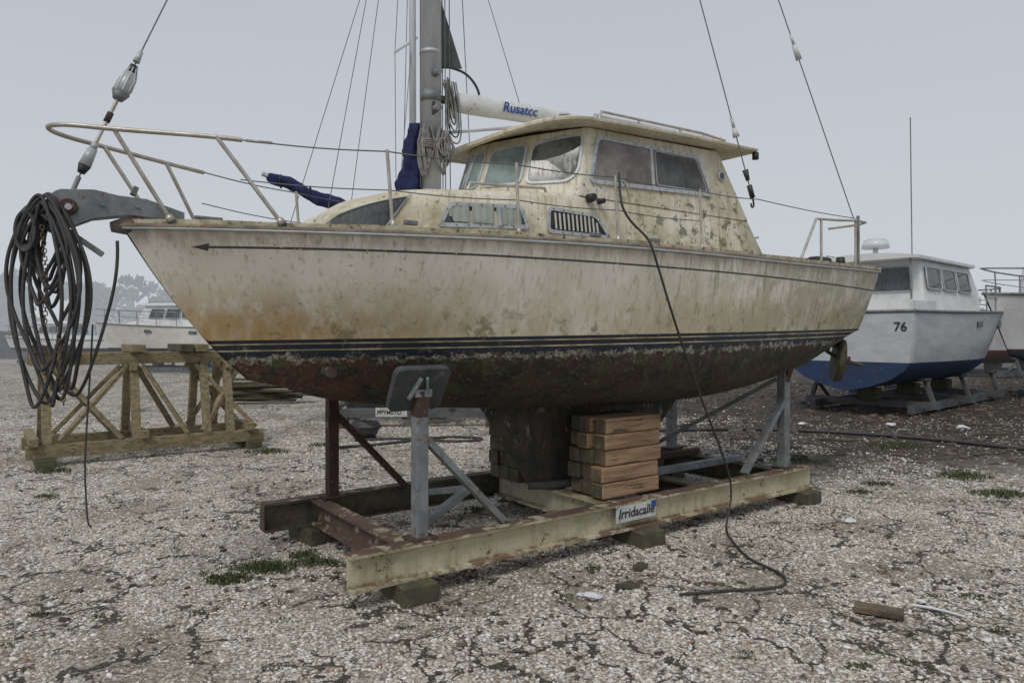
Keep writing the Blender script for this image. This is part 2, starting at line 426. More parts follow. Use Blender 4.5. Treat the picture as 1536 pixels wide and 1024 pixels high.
# ------------------------------------------------------------ cabin
OUT=[(0.0,0.0),(.02,.17),(.10,.36),(.25,.50),(.5,.62),(.9,.73),(1.4,.795),(1.85,.82),(2.6,.82),(4.19,.82)]
SP=[]
for i in range(len(OUT)-1):
    for k in range(4):
        u=k/4
        p0=Vector(OUT[max(i-1,0)]) if i>0 else Vector((OUT[1][0],-OUT[1][1])); p1=Vector(OUT[i]);p2=Vector(OUT[i+1]);p3=Vector(OUT[min(i+2,len(OUT)-1)])
        q=.5*((2*p1)+(-p0+p2)*u+(2*p0-5*p1+4*p2-p3)*u*u+(-p0+3*p1-3*p2+p3)*u**3)
        SP.append((q.x,max(q.y,0)))
SP.append(OUT[-1])
def outt(s):
    return float(np.interp(s,[a for a,_ in SP],[b for _,b in SP]))
def ztop(s): return herm([(0,2.40),(.12,2.48),(.3,2.555),(.55,2.61),(1.0,2.645),(1.5,2.68),(1.85,2.71),(4.2,2.72)],s)
def trunk():
    pts=SP
    rings=[]
    for lev in range(5):
        ring=[]
        for (s,t) in pts:
            zt=ztop(s); zb=2.27
            if lev==0: r=(s,t,zb)
            elif lev==1: r=(s+.02*(1-min(1,s)),t-.09*(zt-.05-zb)*1.0,zt-.05)
            elif lev==2:
                ins=.012 if s>1.75 else .03
                r=(s+.05*max(0,1-s/.4),t-.09*(zt-zb)-ins,zt-.012)
            elif lev==3:
                ins=.02 if s>1.75 else .09
                r=(s+.10*max(0,1-s/.4),t-.09*(zt-zb)-ins,zt)
            else: r=(s+.10*max(0,1-s/.4),0,zt+.03)
            s2,t2,z2=r
            if s>3.2: s2=s2-(z2-2.27)*.7*((s-3.2)/.99)
            ring.append((s2,max(t2,0),z2))
        rings.append(ring)
    vs=[];fs=[];n=len(pts)
    for side in (1,-1):
        off=len(vs)
        for r in rings:
            for (s,t,z) in r: vs.append(L3(s,t*side,z))
        for l in range(4):
            for i in range(n-1):
                a=off+l*n+i; fs.append((a,a+1,a+n+1,a+n))
    o2=len(rings)*n
    fs.append(tuple([l*n+n-1 for l in range(5)]+[o2+l*n+n-1 for l in range(3,-1,-1)]))
    o=mesh('cabin_trunk',vs,fs,M['cabin'],boat,smooth=True); fixn(o,.0005)
trunk()

def rounded(poly,r,k=5):
    out=[];n=len(poly)
    for i in range(n):
        p=Vector(poly[i]);a=Vector(poly[i-1]);b=Vector(poly[(i+1)%n])
        da=(a-p);db=(b-p); ra=min(r,da.length*.45); rb=min(r,db.length*.45)
        A=p+da.normalized()*ra; B=p+db.normalized()*rb
        for j in range(k+1):
            u=j/k; out.append((1-u)**2*A+2*u*(1-u)*p+u*u*B)
    return out
def offs(pl,d):
    n=len(pl); c=sum(pl,Vector((0,0)))/n; out=[]
    for i in range(n):
        t=(pl[(i+1)%n]-pl[i-1])
        if t.length<1e-6: t=Vector((1,0))
        t.normalize(); nn=Vector((-t.y,t.x))
        if nn.dot(c-pl[i])<0: nn=-nn
        out.append(pl[i]+nn*d)
    return out
def window(name,fn,nrm,poly,r,fw,gm,parent,fm=None,depth=.014,pane=True):
    fm=fm or M['alu']; nrm=Vector(nrm).normalized()
    o=rounded(poly,r); i=offs(o,fw); n=len(o)
    def mp(p,d): return Vector(fn(p.x,p.y))+nrm*d
    vs=[mp(p,-.01) for p in o]+[mp(p,depth) for p in o]+[mp(p,depth) for p in i]+[mp(p,-.01) for p in i]
    fs=[]
    for l in range(3):
        for k in range(n):
            fs.append((l*n+k,l*n+(k+1)%n,(l+1)*n+(k+1)%n,(l+1)*n+k))
    ob=mesh(name+'_frame',vs,fs,fm,parent); fixn(ob)
    if pane:
        i2=offs(o,fw*.8)
        mesh(name+'_pane',[mp(p,.005) for p in i2],[tuple(range(n))],gm,parent)
def rivets(fn,nrm,poly,r,inset):
    nrm=Vector(nrm).normalized()
    pl=rounded(poly,r,1); out=[]
    pl=offs(pl,inset)
    for i in range(len(pl)):
        a=pl[i]; b=pl[(i+1)%len(pl)]; k=max(1,int((b-a).length/.085))
        for j in range(k): out.append(a.lerp(b,j/k))
    for q in out:
        c=Vector(fn(q.x,q.y)); cone('rivet',c+nrm*.012,c+nrm*.019,.006,.0045,M['galv'],boat,n=6)
def trunkside(s,z,side=1): return L3(s,side*(outt(s)-.09*(z-2.27)+.003),z)
for side in (1,-1):
    fn=lambda a,b,sd=side: trunkside(a,b,sd)
    n_=L3(-.12,side,.1)
    p1=[(.68,2.355),(.77,2.53),(1.32,2.552),(1.38,2.385)]; p2=[(1.52,2.37),(1.535,2.565),(2.0,2.55),(2.15,2.37)]
    window('trunk_window',fn,n_,p1,.05,.028,M['glassd'],boat)
    window('vent_window',fn,L3(-.02,side,.1),p2,.05,.026,M['black'],boat)
    if side==1: rivets(fn,n_,p1,.05,.014); rivets(fn,L3(-.02,side,.1),p2,.05,.013)
    for k in range(11):
        s=1.60+k*.04
        zt=2.525 if s<1.95 else 2.525-(s-1.95)*.8
        bar('vent_slat',L3(s,side*(outt(s)+.004),2.405),L3(s,side*(outt(s)-.012),zt),.008,.012,M['whiteb'],boat,bevel=0)
    vs=[];fs=[];K=80; nv_=Vector(n_).normalized()
    for k in range(K+1):
        s=.765+k/K*.545
        w=.004*math.sin(k*.85)+.0025*math.sin(k*2.1)
        zt=2.515+.018*(s-.765)/.545; zb_=2.40+.0*s
        if k<4: zb_=2.43
        for zz in (zb_,zt):
            q=Vector(trunkside(s,zz,side)); vs.append(q+nv_*(.010+w*.6))
    for k in range(K):
        if abs(k-50)<3 or 20<k<24: continue
        fs.append((2*k,2*k+1,2*k+3,2*k+2))
    mesh('curtain',vs,fs,M['curtain'],boat,smooth=True)
    bar('window_mullion',Vector(trunkside(1.13,2.385,side))+nv_*.012,Vector(trunkside(1.125,2.535,side))+nv_*.012,.03,.022,M['alu'],boat)
    vs=[];fs=[];K=14
    ed=[[],[]]
    for k in range(K+1):
        for l,b in enumerate((0,.5,1)):
            s0=.03+.09*b; s1=.36+.14*b
            s=s0+(s1-s0)*k/K
            zt=ztop(s)-.055; z=2.325+(zt-2.325)*b
            ds=.01; nn=Vector((-(outt(s+ds)-outt(s-ds)),-side*2*ds,0)).normalized()
            q=Vector(L3(s+.02*(1-s)*(z-2.27)/(zt+.0-2.27+1e-4),side*(outt(s)-.09*(z-2.27)),z))+nn*.010
            vs.append(q)
            if l==0: ed[0].append(q+nn*.003)
            if l==2: ed[1].append(q+nn*.003)
    for k in range(K):
        for l in range(2):
            a=k*3+l; fs.append((a,a+1,a+4,a+3))
    mesh('nose_window',vs,fs,M['glassd'],boat,smooth=True)
    tube('nose_window_frame',ed[0]+ed[1][::-1],.006,M['alu'],boat,cyc=True)

def house():
    zb=2.68
    side=lambda z: .82-.09*(z-2.27)+.006
    base=[(1.28,0.0),(1.34,.16),(1.53,.47),(1.85,side(zb))]
    top=[(1.46,0.0),(1.50,.15),(1.67,.44),(1.97,side(3.21))]
    ztp=[3.15,3.155,3.175,3.22]
    vs=[];fs=[]
    for sd in (1,-1):
        for i in range(3):
            b0,b1=base[i],base[i+1]; t0,t1=top[i],top[i+1]
            k=len(vs)
            vs+=[L3(b0[0],sd*b0[1],zb),L3(b1[0],sd*b1[1],zb),L3(t1[0],sd*t1[1],ztp[i+1]),L3(t0[0],sd*t0[1],ztp[i])]
            fs.append((k,k+1,k+2,k+3))
        k=len(vs)
        vs+=[L3(1.85,sd*side(zb),zb),L3(3.92,sd*side(zb),zb),L3(3.55,sd*side(3.27),3.27),L3(1.97,sd*side(3.21),3.22)]
        fs.append((k,k+1,k+2,k+3))
    k=len(vs)
    vs+=[L3(3.92,side(zb),zb),L3(3.92,-side(zb),zb),L3(3.55,-side(3.27),3.27),L3(3.55,side(3.27),3.27)]
    fs.append((k,k+1,k+2,k+3))
    o=mesh('wheelhouse_walls',vs,fs,M['cabin'],boat,bevel=.015); fixn(o,.001)
    for sd in (1,-1):
        for i,g in enumerate((M['glassg'],M['glassg'],M['glass'])):
            b0,b1=base[i],base[i+1]; t0,t1=top[i],top[i+1]
            B0=Vector(L3(b0[0],sd*b0[1],zb));B1=Vector(L3(b1[0],sd*b1[1],zb));T0=Vector(L3(t0[0],sd*t0[1],ztp[i]));T1=Vector(L3(t1[0],sd*t1[1],ztp[i+1]))
            W=(B1-B0).length;H=(T0-B0).length
            def fn(a,b,B0=B0,B1=B1,T0=T0,T1=T1,W=W,H=H):
                u=a/W;v=b/H
                return (B0*(1-u)+B1*u)*(1-v)+(T0*(1-u)+T1*u)*v
            nr=(B1-B0).cross(T0-B0)
            if nr.dot(Vector(L3(-1,sd*.6,0)))<0: nr=-nr
            lo=.10
            if i==0: poly=[(W*.04,lo),(W*.04,H*.86),(W*.90,H*.86),(W*.90,lo)]
            elif i==1: poly=[(W*.03,lo),(W*.05,H*.86),(W*.96,H*.88),(W*.97,lo)]
            else: poly=[(W*.03,lo),(W*.03,H*.84),(W*.35,H*.90),(W*.96,H*.92),(W*.95,H*.35),(W*.78,lo)]
            window('windscreen',fn,nr,poly,.07,.02,g,boat,depth=.012)
        def fs2(a,b,sd=sd): return L3(a,sd*(side(b)+.001),b)
        PP=[(1.94,2.785),(2.05,3.172),(3.25,3.192),(3.42,2.845)]
        window('side_window',fs2,L3(0,sd,.09),PP,.07,.03,M['glassb'],boat)
        window('side_window_aft',fs2,L3(0,sd,.09),[(2.70,2.86),(2.70,3.15),(3.22,3.16),(3.35,2.88)],.04,.006,M['glass'],boat,depth=.010)
        bar('side_mullion',fs2(2.66,2.83),fs2(2.66,3.17),.02,.035,M['alu'],boat)
        if sd==1: rivets(fs2,L3(0,sd,.09),PP,.07,.015)
        cone('porthole',L3(3.55,sd*(side(3.05)-.0),3.05),L3(3.55,sd*(side(3.05)+.02),3.05),.045,.04,M['alu'],boat)
        cone('porthole_glass',L3(3.55,sd*(side(3.05)+.015),3.05),L3(3.55,sd*(side(3.05)+.024),3.05),.03,.03,M['glassd'],boat)
    mesh('door',[L3(3.90,.3,2.72),L3(3.90,-.3,2.72),L3(3.61,-.3,3.2),L3(3.61,.3,3.2)],[(0,1,2,3)],M['glassd'],boat)
    R0=[(1.32,0,3.115),(1.325,.15,3.115),(1.345,.3,3.122),(1.385,.46,3.14),(1.44,.6,3.158),(1.56,.75,3.19),(1.80,.855,3.228),(2.2,.885,3.245),(2.8,.885,3.27),(3.4,.87,3.295),(3.98,.845,3.32)]
    R=[]
    for i in range(len(R0)-1):
        for k in range(3):
            u=k/3
            p0=Vector(R0[i-1]) if i>0 else Vector((R0[1][0],-R0[1][1],R0[1][2])); p1=Vector(R0[i]);p2=Vector(R0[i+1]);p3=Vector(R0[min(i+2,len(R0)-1)])
            q=.5*((2*p1)+(-p0+p2)*u+(2*p0-5*p1+4*p2-p3)*u*u+(-p0+3*p1-3*p2+p3)*u**3); R.append((q.x,max(0,q.y),q.z))
    R.append(R0[-1])
    vs=[];fs=[];n=len(R)
    levels=[(0.94,-.012),(1,0),(1.005,.018),(.985,.028),(.85,.042),(.5,.062),(0,.07)]
    for sd in (1,-1):
        off=len(vs)
        for (q,dz) in levels:
            for (s,t,z) in R:
                vs.append(L3(s+( (1-q)*.35 if s<1.9 and q<.98 else 0)*(1 if s<1.5 else .5),sd*t*q,z+dz))
        for l in range(len(levels)-1):
            for i in range(n-1):
                a=off+l*n+i; fs.append((a,a+1,a+n+1,a+n))
        b0=len(vs)
        for (s,t,z) in R: vs.append(L3(s,0,z-.0))
        for i in range(n-1): fs.append((off+i,off+i+1,b0+i+1,b0+i))
    m1=len(vs)//2
    fs.append(tuple([l*n+n-1 for l in range(7)]+[m1+l*n+n-1 for l in range(5,-1,-1)]))
    o=mesh('wheelhouse_roof',vs,fs,M['cabin'],boat,smooth=False); fixn(o,.001)
house()
tube('roof_rail',[L3(2.05,.78,3.28),L3(2.08,.78,3.35),L3(3.3,.76,3.39),L3(3.62,.75,3.38),L3(3.64,.75,3.33)],.012,M['ss'],boat)
for s in (2.5,3.0,3.3): tube('roof_rail_foot',[L3(s,.77,3.27),L3(s,.77,3.37)],.01,M['ss'],boat)
tube('roof_pole',[L3(2.1,.68,3.345),L3(3.55,.68,3.385)],.022,M['mast'],boat)
cone('roof_vent',L3(1.86,.60,3.25),L3(1.86,.60,3.32),.035,.03,M['alu'],boat)
cone('roof_vent_cap',L3(1.86,.60,3.32),L3(1.86,.60,3.335),.05,.04,M['alu'],boat)
cone('stern_lamp',L3(3.98,.82,3.25),L3(3.98,.82,3.31),.03,.03,M['black'],boat)
cone('roof_light',L3(3.60,.7,3.33),L3(3.60,.7,3.42),.04,.025,M['whiteb'],boat)
cone('side_lamp',L3(1.93,.80,2.665),L3(1.93,.86,2.665),.035,.03,M['black'],boat)
cone('side_lamp',L3(2.03,.80,2.65),L3(2.03,.86,2.65),.022,.02,M['black'],boat)
tube('grab_rail',[L3(.95,.64,2.64),L3(.97,.64,2.69),L3(1.25,.66,2.70),L3(1.60,.68,2.72),L3(1.62,.68,2.67)],.011,M['ss'],boat)
tube('grab_rail_foot',[L3(1.28,.66,2.64),L3(1.28,.66,2.70)],.009,M['ss'],boat)
for sd in (1,-1):
    bar('coaming',L3(4.0,sd*.78,2.33),L3(5.9,sd*.68,2.37),.05,.12,M['cabin'],boat,bevel=.01)
cone('winch',L3(5.25,.93,2.33),L3(5.25,.93,2.42),.05,.04,M['black'],boat)
box('seat_cushion',L3(5.00,.85,2.38),(.26,.14,.07),M['black'],boat,bevel=.03)
for s_,t_ in ((-.62,.15),(-.62,-.15)):
    tube('bow_cleat',[L3(s_-.08,t_,2.355),L3(s_+.08,t_,2.355)],.012,M['galv'],boat)
    box('bow_cleat_base',L3(s_,t_,2.33),(.05,.03,.05),M['galv'],boat)
for s_ in (.4,1.7,2.25):
    b_=herm(BS,s_); box('deck_fitting',L3(s_,b_-.03,2.335),(.09,.03,.03),M['galv'],boat,bevel=.006)

# ------------------------------------------------------------ mast & boom & rigging
cone('mast',L3(1.03,0,2.66),L3(1.00,0,12.0),.078,.070,M['mast'],boat,n=20)
cone('mast_collar',L3(1.03,0,2.66),L3(1.03,0,2.74),.12,.10,M['alu'],boat)
cone('mast_band',L3(1.025,0,3.42),L3(1.024,0,3.50),.083,.083,M['galv'],boat)
cone('mast_band',L3(1.02,0,3.78),L3(1.02,0,3.81),.081,.081,M['alu'],boat)
bar('mast_track',L3(1.11,0,2.9),L3(1.08,0,11.9),.02,.02,M['alu'],boat)
bar('mast_label',L3(1.0,.082,3.30),L3(1.0,.082,3.40),.05,.004,M['rust'],boat,bevel=0)
for z in (3.1,3.35,3.62): cone('mast_winch',L3(1.02,.07,z),L3(1.02,.14,z),.03,.025,M['galv'],boat,n=12)
tube('boom_gooseneck',[L3(1.1,0,3.46),L3(1.25,0,3.47)],.03,M['rust'],boat)
bz=lambda s:3.455+(s-1.25)*.055
vs=[];fs=[]
st=[(1.24,.05),(1.27,.078),(1.4,.082),(2.0,.077),(2.5,.066),(2.72,.05),(2.76,.02)]
for s,r in st:
    for k in range(18):
        th=2*math.pi*k/18; vs.append(L3(s,r*.7*math.cos(th),bz(s)+r*math.sin(th)+.01))
for i in range(len(st)-1):
    for k in range(18): fs.append((i*18+k,i*18+(k+1)%18,(i+1)*18+(k+1)%18,(i+1)*18+k))
fs.append(tuple(range(18))); fs.append(tuple((len(st)-1)*18+k for k in range(18)))
o=mesh('boom',vs,fs,M['boom'],boat,smooth=True); fixn(o)
def text(name,body,size,loc,rot,mat,parent,shear=0,ext=.001):
    c=bpy.data.curves.new(name,'FONT'); c.body=body; c.size=size; c.extrude=ext; c.shear=shear; c.offset=size*.015
    c.materials.append(mat); o=bpy.data.objects.new(name,c); o.location=loc; o.rotation_euler=rot; COL.objects.link(o); o.parent=parent; return o
text('boom_lettering','Rusatcc',.115,(1.66,-.064,3.455),(math.radians(90),math.radians(-3),0),M['navytxt'],boat,.25)
for k in range(7):
    z0=3.5-.05*k
    tube('halyard_coil',[L3(1.1+.02*k,.05,3.6),L3(1.16+.02*k,.06+.01*k,z0-.12),L3(1.22-.02*k,.05,z0-.05),L3(1.14,.06,3.62)],.006,M['cable'] if k%2 else M['rope'],boat,smooth=True)
tube('boom_strut',[L3(1.12,0,3.2),L3(2.1,0,3.43)],.012,M['mast'],boat)
for dx,dy in ((.1,.05),(.13,-.04),(.16,.02),(-.11,.03)):
    tube('halyard',[L3(1.03+dx,dy,2.75),L3(1.0+dx*.8,dy,11.8)],.004,M['wire'],boat)
for k in range(34):
    a=random.uniform(-.04,.04); zt=3.17+random.uniform(-.05,.06); zb_=2.78+random.uniform(-.03,.16)
    w=random.uniform(.015,.050)
    off=(-.07,.06) if k<20 else (.06,.11)
    if k>=20: zt-=.02; zb_+=.05
    cx,cy=1.02+off[0],off[1]+random.uniform(-.02,.03)
    pts=[L3(cx+a-w*.2,cy,zt),L3(cx+a-w,cy+.01,(zt+zb_)/2),L3(cx+a*.6,cy+.02,zb_),L3(cx+a+w,cy+.02,(zt+zb_)/2),L3(cx+a+w*.2,cy,zt)]
    tube('rope_hank',pts,.008,M['rope'],boat,smooth=True,cyc=True)
for zz,cxx in ((3.05,-.07),(3.02,.06)):
    for q in range(4): tube('hank_wrap',[L3(1.02+cxx+.05*math.cos(t_),.085+.035*math.sin(t_),zz+q*.016) for t_ in [i*.785 for i in range(8)]],.008,M['rope'],boat,smooth=True,cyc=True)
vs=[];fs=[];nl=22;nk=20
for i in range(nl):
    z=2.68+i*.027; f=i/nl; r=.095*(1-.65*f)
    for k in range(nk):
        th=2*math.pi*k/nk; rr=r*(1+.22*math.sin(4*th+i*.35)+.16*math.sin(7*th-i*.43)+.08*math.sin(i*2.1))
        vs.append(L3(.88+.06*f+rr*math.cos(th)*1.1,-.08+rr*math.sin(th),z+.02*math.sin(th*2)))
for i in range(nl-1):
    for k in range(nk): fs.append((i*nk+k,i*nk+(k+1)%nk,(i+1)*nk+(k+1)%nk,(i+1)*nk+k))
fs.append(tuple((nl-1)*nk+k for k in range(nk)))
mesh('blue_sail_cover',vs,fs,M['blue'],boat,smooth=True)
mesh('pennant',[L3(1.12,0,4.22),L3(1.12,0,3.70),L3(1.24,.03,3.86),L3(1.31,.0,3.74),L3(1.22,-.02,4.0)],[(0,1,3,4)],M['flag'],boat)
tube('pennant_line',[L3(1.12,0,3.72),L3(1.3,0,3.74),L3(1.42,.05,3.62),L3(1.46,.02,3.56)],.010,M['cable'],boat,smooth=True)
a=Vector(L3(-1.29,0,2.55)); b_=Vector(L3(1.0,0,8.2)); d=(b_-a)
tube('forestay',[a,b_],.0045,M['wire'],boat)
def on(f): return a+d*f
tube('turnbuckle',[on(.005),on(.10)],.011,M['ss'],boat)
for f0,f1,r0,r1,mt in ((.012,.03,.034,.026,'alu'),(.004,.012,.02,.034,'black'),(.03,.036,.02,.02,'alu'),(.060,.070,.018,.018,'rust'),(.085,.093,.028,.05,'galv'),(.093,.115,.048,.034,'alu'),(.115,.124,.026,.022,'black'),(.128,.140,.02,.013,'alu')):
    cone('furler_part',on(f0),on(f1),r0,r1,M[mt],boat,n=14)
for k in range(8):
    th=k*math.pi/4
    p=on(.094); q=on(.122); e=Vector((math.cos(th),math.sin(th)*.9,0))
    tube('furler_rib',[p+e*.05,(p+q)/2+e*.046,q+e*.02],.004,M['alu'],boat)
tube('forestay_toggle',[on(.0),Vector(L3(-1.33,0,2.44))],.014,M['galv'],boat)
tube('backstay',[L3(5.47,.95,2.83),L3(1.0,0,12.0)],.005,M['wire'],boat)
A=Vector(L3(5.47,.95,2.83));B=Vector(L3(1,0,12.0))
cone('insulator',A+(B-A)*.165,A+(B-A)*.180,.03,.022,M['mast'],boat,n=10)
cone('insulator',A+(B-A)*.180,A+(B-A)*.190,.015,.01,M['mast'],boat,n=10)
A=Vector(L3(3.617,1.05,2.80))
tube('topping_lift',[A,B],.005,M['wire'],boat)
cone('tackle_block',A+(B-A)*.002,A+(B-A)*.014,.022,.022,M['black'],boat,n=10)
cone('tackle_block',A+(B-A)*.018,A+(B-A)*.028,.016,.026,M['cable'],boat,n=10)
tube('tackle_hook',[A+(B-A)*.002,A+Vector((.02,0,-.05)),A+Vector((-.03,0,-.07)),A+Vector((-.03,0,-.03))],.008,M['cable'],boat,smooth=True)
cone('stay_fitting',A+(B-A)*.065,A+(B-A)*.075,.014,.014,M['alu'],boat,n=8)
cone('stay_fitting',A+(B-A)*.058,A+(B-A)*.066,.03,.018,M['whiteb'],boat,n=8)
tube('shroud',[L3(2.2,-1.15,2.3),L3(1.0,0,9.5)],.004,M['wire'],boat)

# ------------------------------------------------------------ pulpit, stanchions, lifelines
nr=[L3(-.52,.50,2.775),L3(-.65,.45,2.785),L3(-1.14,.21,2.80),L3(-1.35,.13,2.81),L3(-1.44,.05,2.81),L3(-1.44,-.05,2.81),L3(-1.35,-.13,2.80),L3(-1.14,-.21,2.79),L3(-.76,-.38,2.775),L3(-.5,-.50,2.77)]
tube('pulpit_rail',nr,.0135,M['ss'],boat,smooth=True)
for pts in ([L3(-.65,.45,2.785),L3(-.30,.545,2.30)],[L3(-1.14,.21,2.80),L3(-.84,.20,2.31)],[L3(-.76,-.38,2.775),L3(-.52,-.42,2.30)],[L3(-1.14,-.21,2.79),L3(-.84,-.20,2.31)]):
    tube('pulpit_leg',pts,.0125,M['ss'],boat)
    cone('pulpit_foot',pts[1],(pts[1][0]-.02,pts[1][1],pts[1][2]+.035),.03,.018,M['ss'],boat)
stn=[(.30,.80,.26,.80),(1.115,1.01,1.10,1.0),(1.92,1.12,1.90,1.11),(2.79,1.165,2.78,1.15)]
def sag(a,b,n=8,q=.012):
    a=Vector(a);b=Vector(b); return [a.lerp(b,i/n)-Vector((0,0,q*math.sin(math.pi*i/n))) for i in range(n+1)]
for sd in (1,-1):
    tops=[]
    for s,t,s2,t2 in stn:
        tube('stanchion',[L3(s,sd*t,2.28),L3(s2,sd*t2,2.775)],.011,M['ss'],boat)
        cone('stanchion_base',L3(s,sd*t,2.29),L3(s,sd*t,2.35),.022,.016,M['ss'],boat,n=10)
        tops.append(L3(s2,sd*t2,2.765))
    line=[L3(-.52,sd*.50,2.775)]+tops+[L3(3.617,sd*1.10,2.80),L3(5.47,sd*.97,2.83)]
    pts=[]
    for i in range(len(line)-1): pts+=sag(line[i],line[i+1])
    tube('lifeline_upper',pts,.0042,M['wire'],boat)
    lo=[L3(-.52,sd*.47,2.55)]+[L3((s+s2)/2,sd*(t+t2)/2,2.53) for s,t,s2,t2 in stn]
    pts=[]
    for i in range(len(lo)-1): pts+=sag(lo[i],lo[i+1])
    tube('lifeline_lower',pts,.0035,M['wire'],boat)
    tube('gate_brace',[L3(1.92,sd*1.12,2.74),L3(2.0,sd*1.12,2.775),L3(2.04,sd*1.12,2.6)],.009,M['ss'],boat,smooth=True)
    tube('pushpit_rail',[L3(4.25,sd*1.11,2.33),L3(4.52,sd*1.10,2.72),L3(5.0,sd*1.04,2.76),L3(5.5,sd*.97,2.81),L3(5.75,sd*.93,2.82),L3(5.85,sd*.8,2.82),L3(5.87,sd*.45,2.82)],.0125,M['ss'],boat)
    for s,t,z in ((4.62,1.09,2.73),(5.47,.97,2.82),(5.85,.8,2.82)):
        tube('pushpit_post',[L3(s,sd*t,2.33),L3(s,sd*t,z)],.0125,M['ss'],boat)
bar('stern_bracket',L3(5.50,.98,2.34),L3(5.50,.98,2.86),.03,.02,M['galv'],boat)
cone('lifeline_turnbuckle',L3(-.50,.505,2.775),L3(-.36,.55,2.773),.009,.009,M['ss'],boat,n=8)

# ------------------------------------------------------------ bow roller, coil, chain
def plate(name,poly,t,th,mat):
    n=len(poly); vs=[L3(s,t-th/2,z) for s,z in poly]+[L3(s,t+th/2,z) for s,z in poly]
    fs=[(i,(i+1)%n,n+(i+1)%n,n+i) for i in range(n)]+[tuple(range(n))[::-1],tuple(range(n,2*n))]
    o=mesh(name,vs,fs,mat,boat,bevel=.003); fixn(o)
head=[(-1.35+.105*math.cos(th),2.36+.105*math.sin(th)) for th in [math.radians(x) for x in range(110,300,15)]]
poly=[(-.74,2.335),(-.74,2.39),(-.95,2.45),(-1.10,2.455),(-1.22,2.475)]+head+[(-1.22,2.31),(-1.05,2.345)]
for t in (.06,-.06): plate('roller_cheek',poly,t,.012,M['galv'])
cone('bow_roller',L3(-1.35,-.05,2.36),L3(-1.35,.05,2.36),.07,.07,M['rubber'],boat,n=20)
cone('roller_pin',L3(-1.35,-.09,2.36),L3(-1.35,.09,2.36),.018,.018,M['alu'],boat)
cone('roller_boss',L3(-1.35,.066,2.36),L3(-1.35,.075,2.36),.05,.045,M['rust'],boat)
for s in (-1.18,-1.0,-.85): cone('roller_bolt',L3(s,.06,2.40-abs(s+1)*.05),L3(s,.085,2.40-abs(s+1)*.05),.014,.012,M['galv'],boat,n=6)
bar('roller_lug',L3(-1.02,.03,2.47),L3(-1.0,.03,2.52),.05,.03,M['galv'],boat)
bar('anchor_arm',L3(-1.48,.05,2.32),L3(-1.18,.09,2.10),.05,.03,M['galv'],boat)
bar('anchor_stock',L3(-1.50,.0,2.28),L3(-1.30,.06,2.17),.03,.05,M['cable'],boat)
hv=Vector(L3(.805,.593,0)); nv=Vector(L3(-.593,.805,0))
C=Vector(L3(-1.40,.03,0))
def hp(x,z,dep):
    q=C+hv*x+nv*dep; return (q.x,q.y,z)
for k in range(14):
    big=k<7
    w=random.uniform(.14,.23) if big else random.uniform(.08,.15)
    zb_=random.uniform(1.24,1.50) if big else random.uniform(1.62,1.98)
    zt=random.uniform(2.30,2.42); cx=random.uniform(-.03,.03); dp=random.uniform(.0,.14)
    pts=[]
    N=20; lean=random.uniform(-.02,.09) if big else random.uniform(-.05,.05)
    for i in range(N):
        th=2*math.pi*i/N
        zz=(zt+zb_)/2+(zt-zb_)/2*math.cos(th)
        fall=(zt-zz)/(zt-zb_)
        ww=w*(.45+.6*math.sin(math.pi*min(1,fall*.9+.1)))
        x=cx+ww*math.sin(th)*1.0+lean*fall+.010*math.sin(3*th+k)
        pts.append(hp(x,zz,dp+.03*math.sin(th)))
    tube('cable_coil',pts,.0100,M['cable'],boat,smooth=True,cyc=True)
for k in range(6):
    w=.13-.004*k
    pts=[hp(-.09+w*math.cos(t_)*.5-.02, 2.25+.11*math.sin(t_)-.02*k*.4, .05+.02*k*.5) for t_ in [i*2*math.pi/14 for i in range(14)]]
    tube('coil_wrap',pts,.011,M['cable'],boat,smooth=True,cyc=True)
for i in range(46):
    z=2.22-i*.021; x=.03+.02*math.sin(i*.1)+ (.003*i if i>25 else 0)
    c=Vector(hp(x,z,.17)); a_=i%2*math.pi/2
    e=Vector((math.cos(a_),math.sin(a_),0))
    tube('chain_link',[c+e*.008+Vector((0,0,.012)),c+e*.010,c+e*.008-Vector((0,0,.012)),c-e*.008-Vector((0,0,.012)),c-e*.010,c-e*.008+Vector((0,0,.012))],.0033,M['chain'],boat,res=1,cyc=True)
tube('bow_line',[hp(.34,2.17,0),hp(.35,2.0,.0),hp(.26,1.62,.02),hp(.17,1.35,.03),hp(.12,1.28,.05),hp(.05,1.38,.06)],.009,M['cable'],boat,smooth=True)
tube('bow_rope',[hp(.22,1.7,.03),hp(.21,1.5,.03),hp(.19,1.1,.04),hp(.18,.9,.04),hp(.19,.7,.04),hp(.205,.58,.05),hp(.225,.575,.05)],.005,M['cable'],boat,smooth=True)

cord=[P(1.93,1.12,2.80),P(1.90,1.15,2.6),P(1.97,1.17,2.46),P(2.10,1.235,2.34),P(2.13,1.26,2.25),P(2.35,1.26,1.75),P(2.85,1.10,1.15),P(3.35,.97,.55),P(3.50,.92,.30),P(3.42,.95,.12),P(3.2,1.07,.02),P(3.0,1.3,.015),P(2.74,1.61,.015),P(2.68,1.85,.015),P(2.60,2.02,.015),P(2.45,2.10,.015),P(2.30,2.06,.015),P(2.1,1.93,.015),P(1.78,1.80,.015)]
tube('power_cord',cord,.009,M['cable'],None,smooth=True)

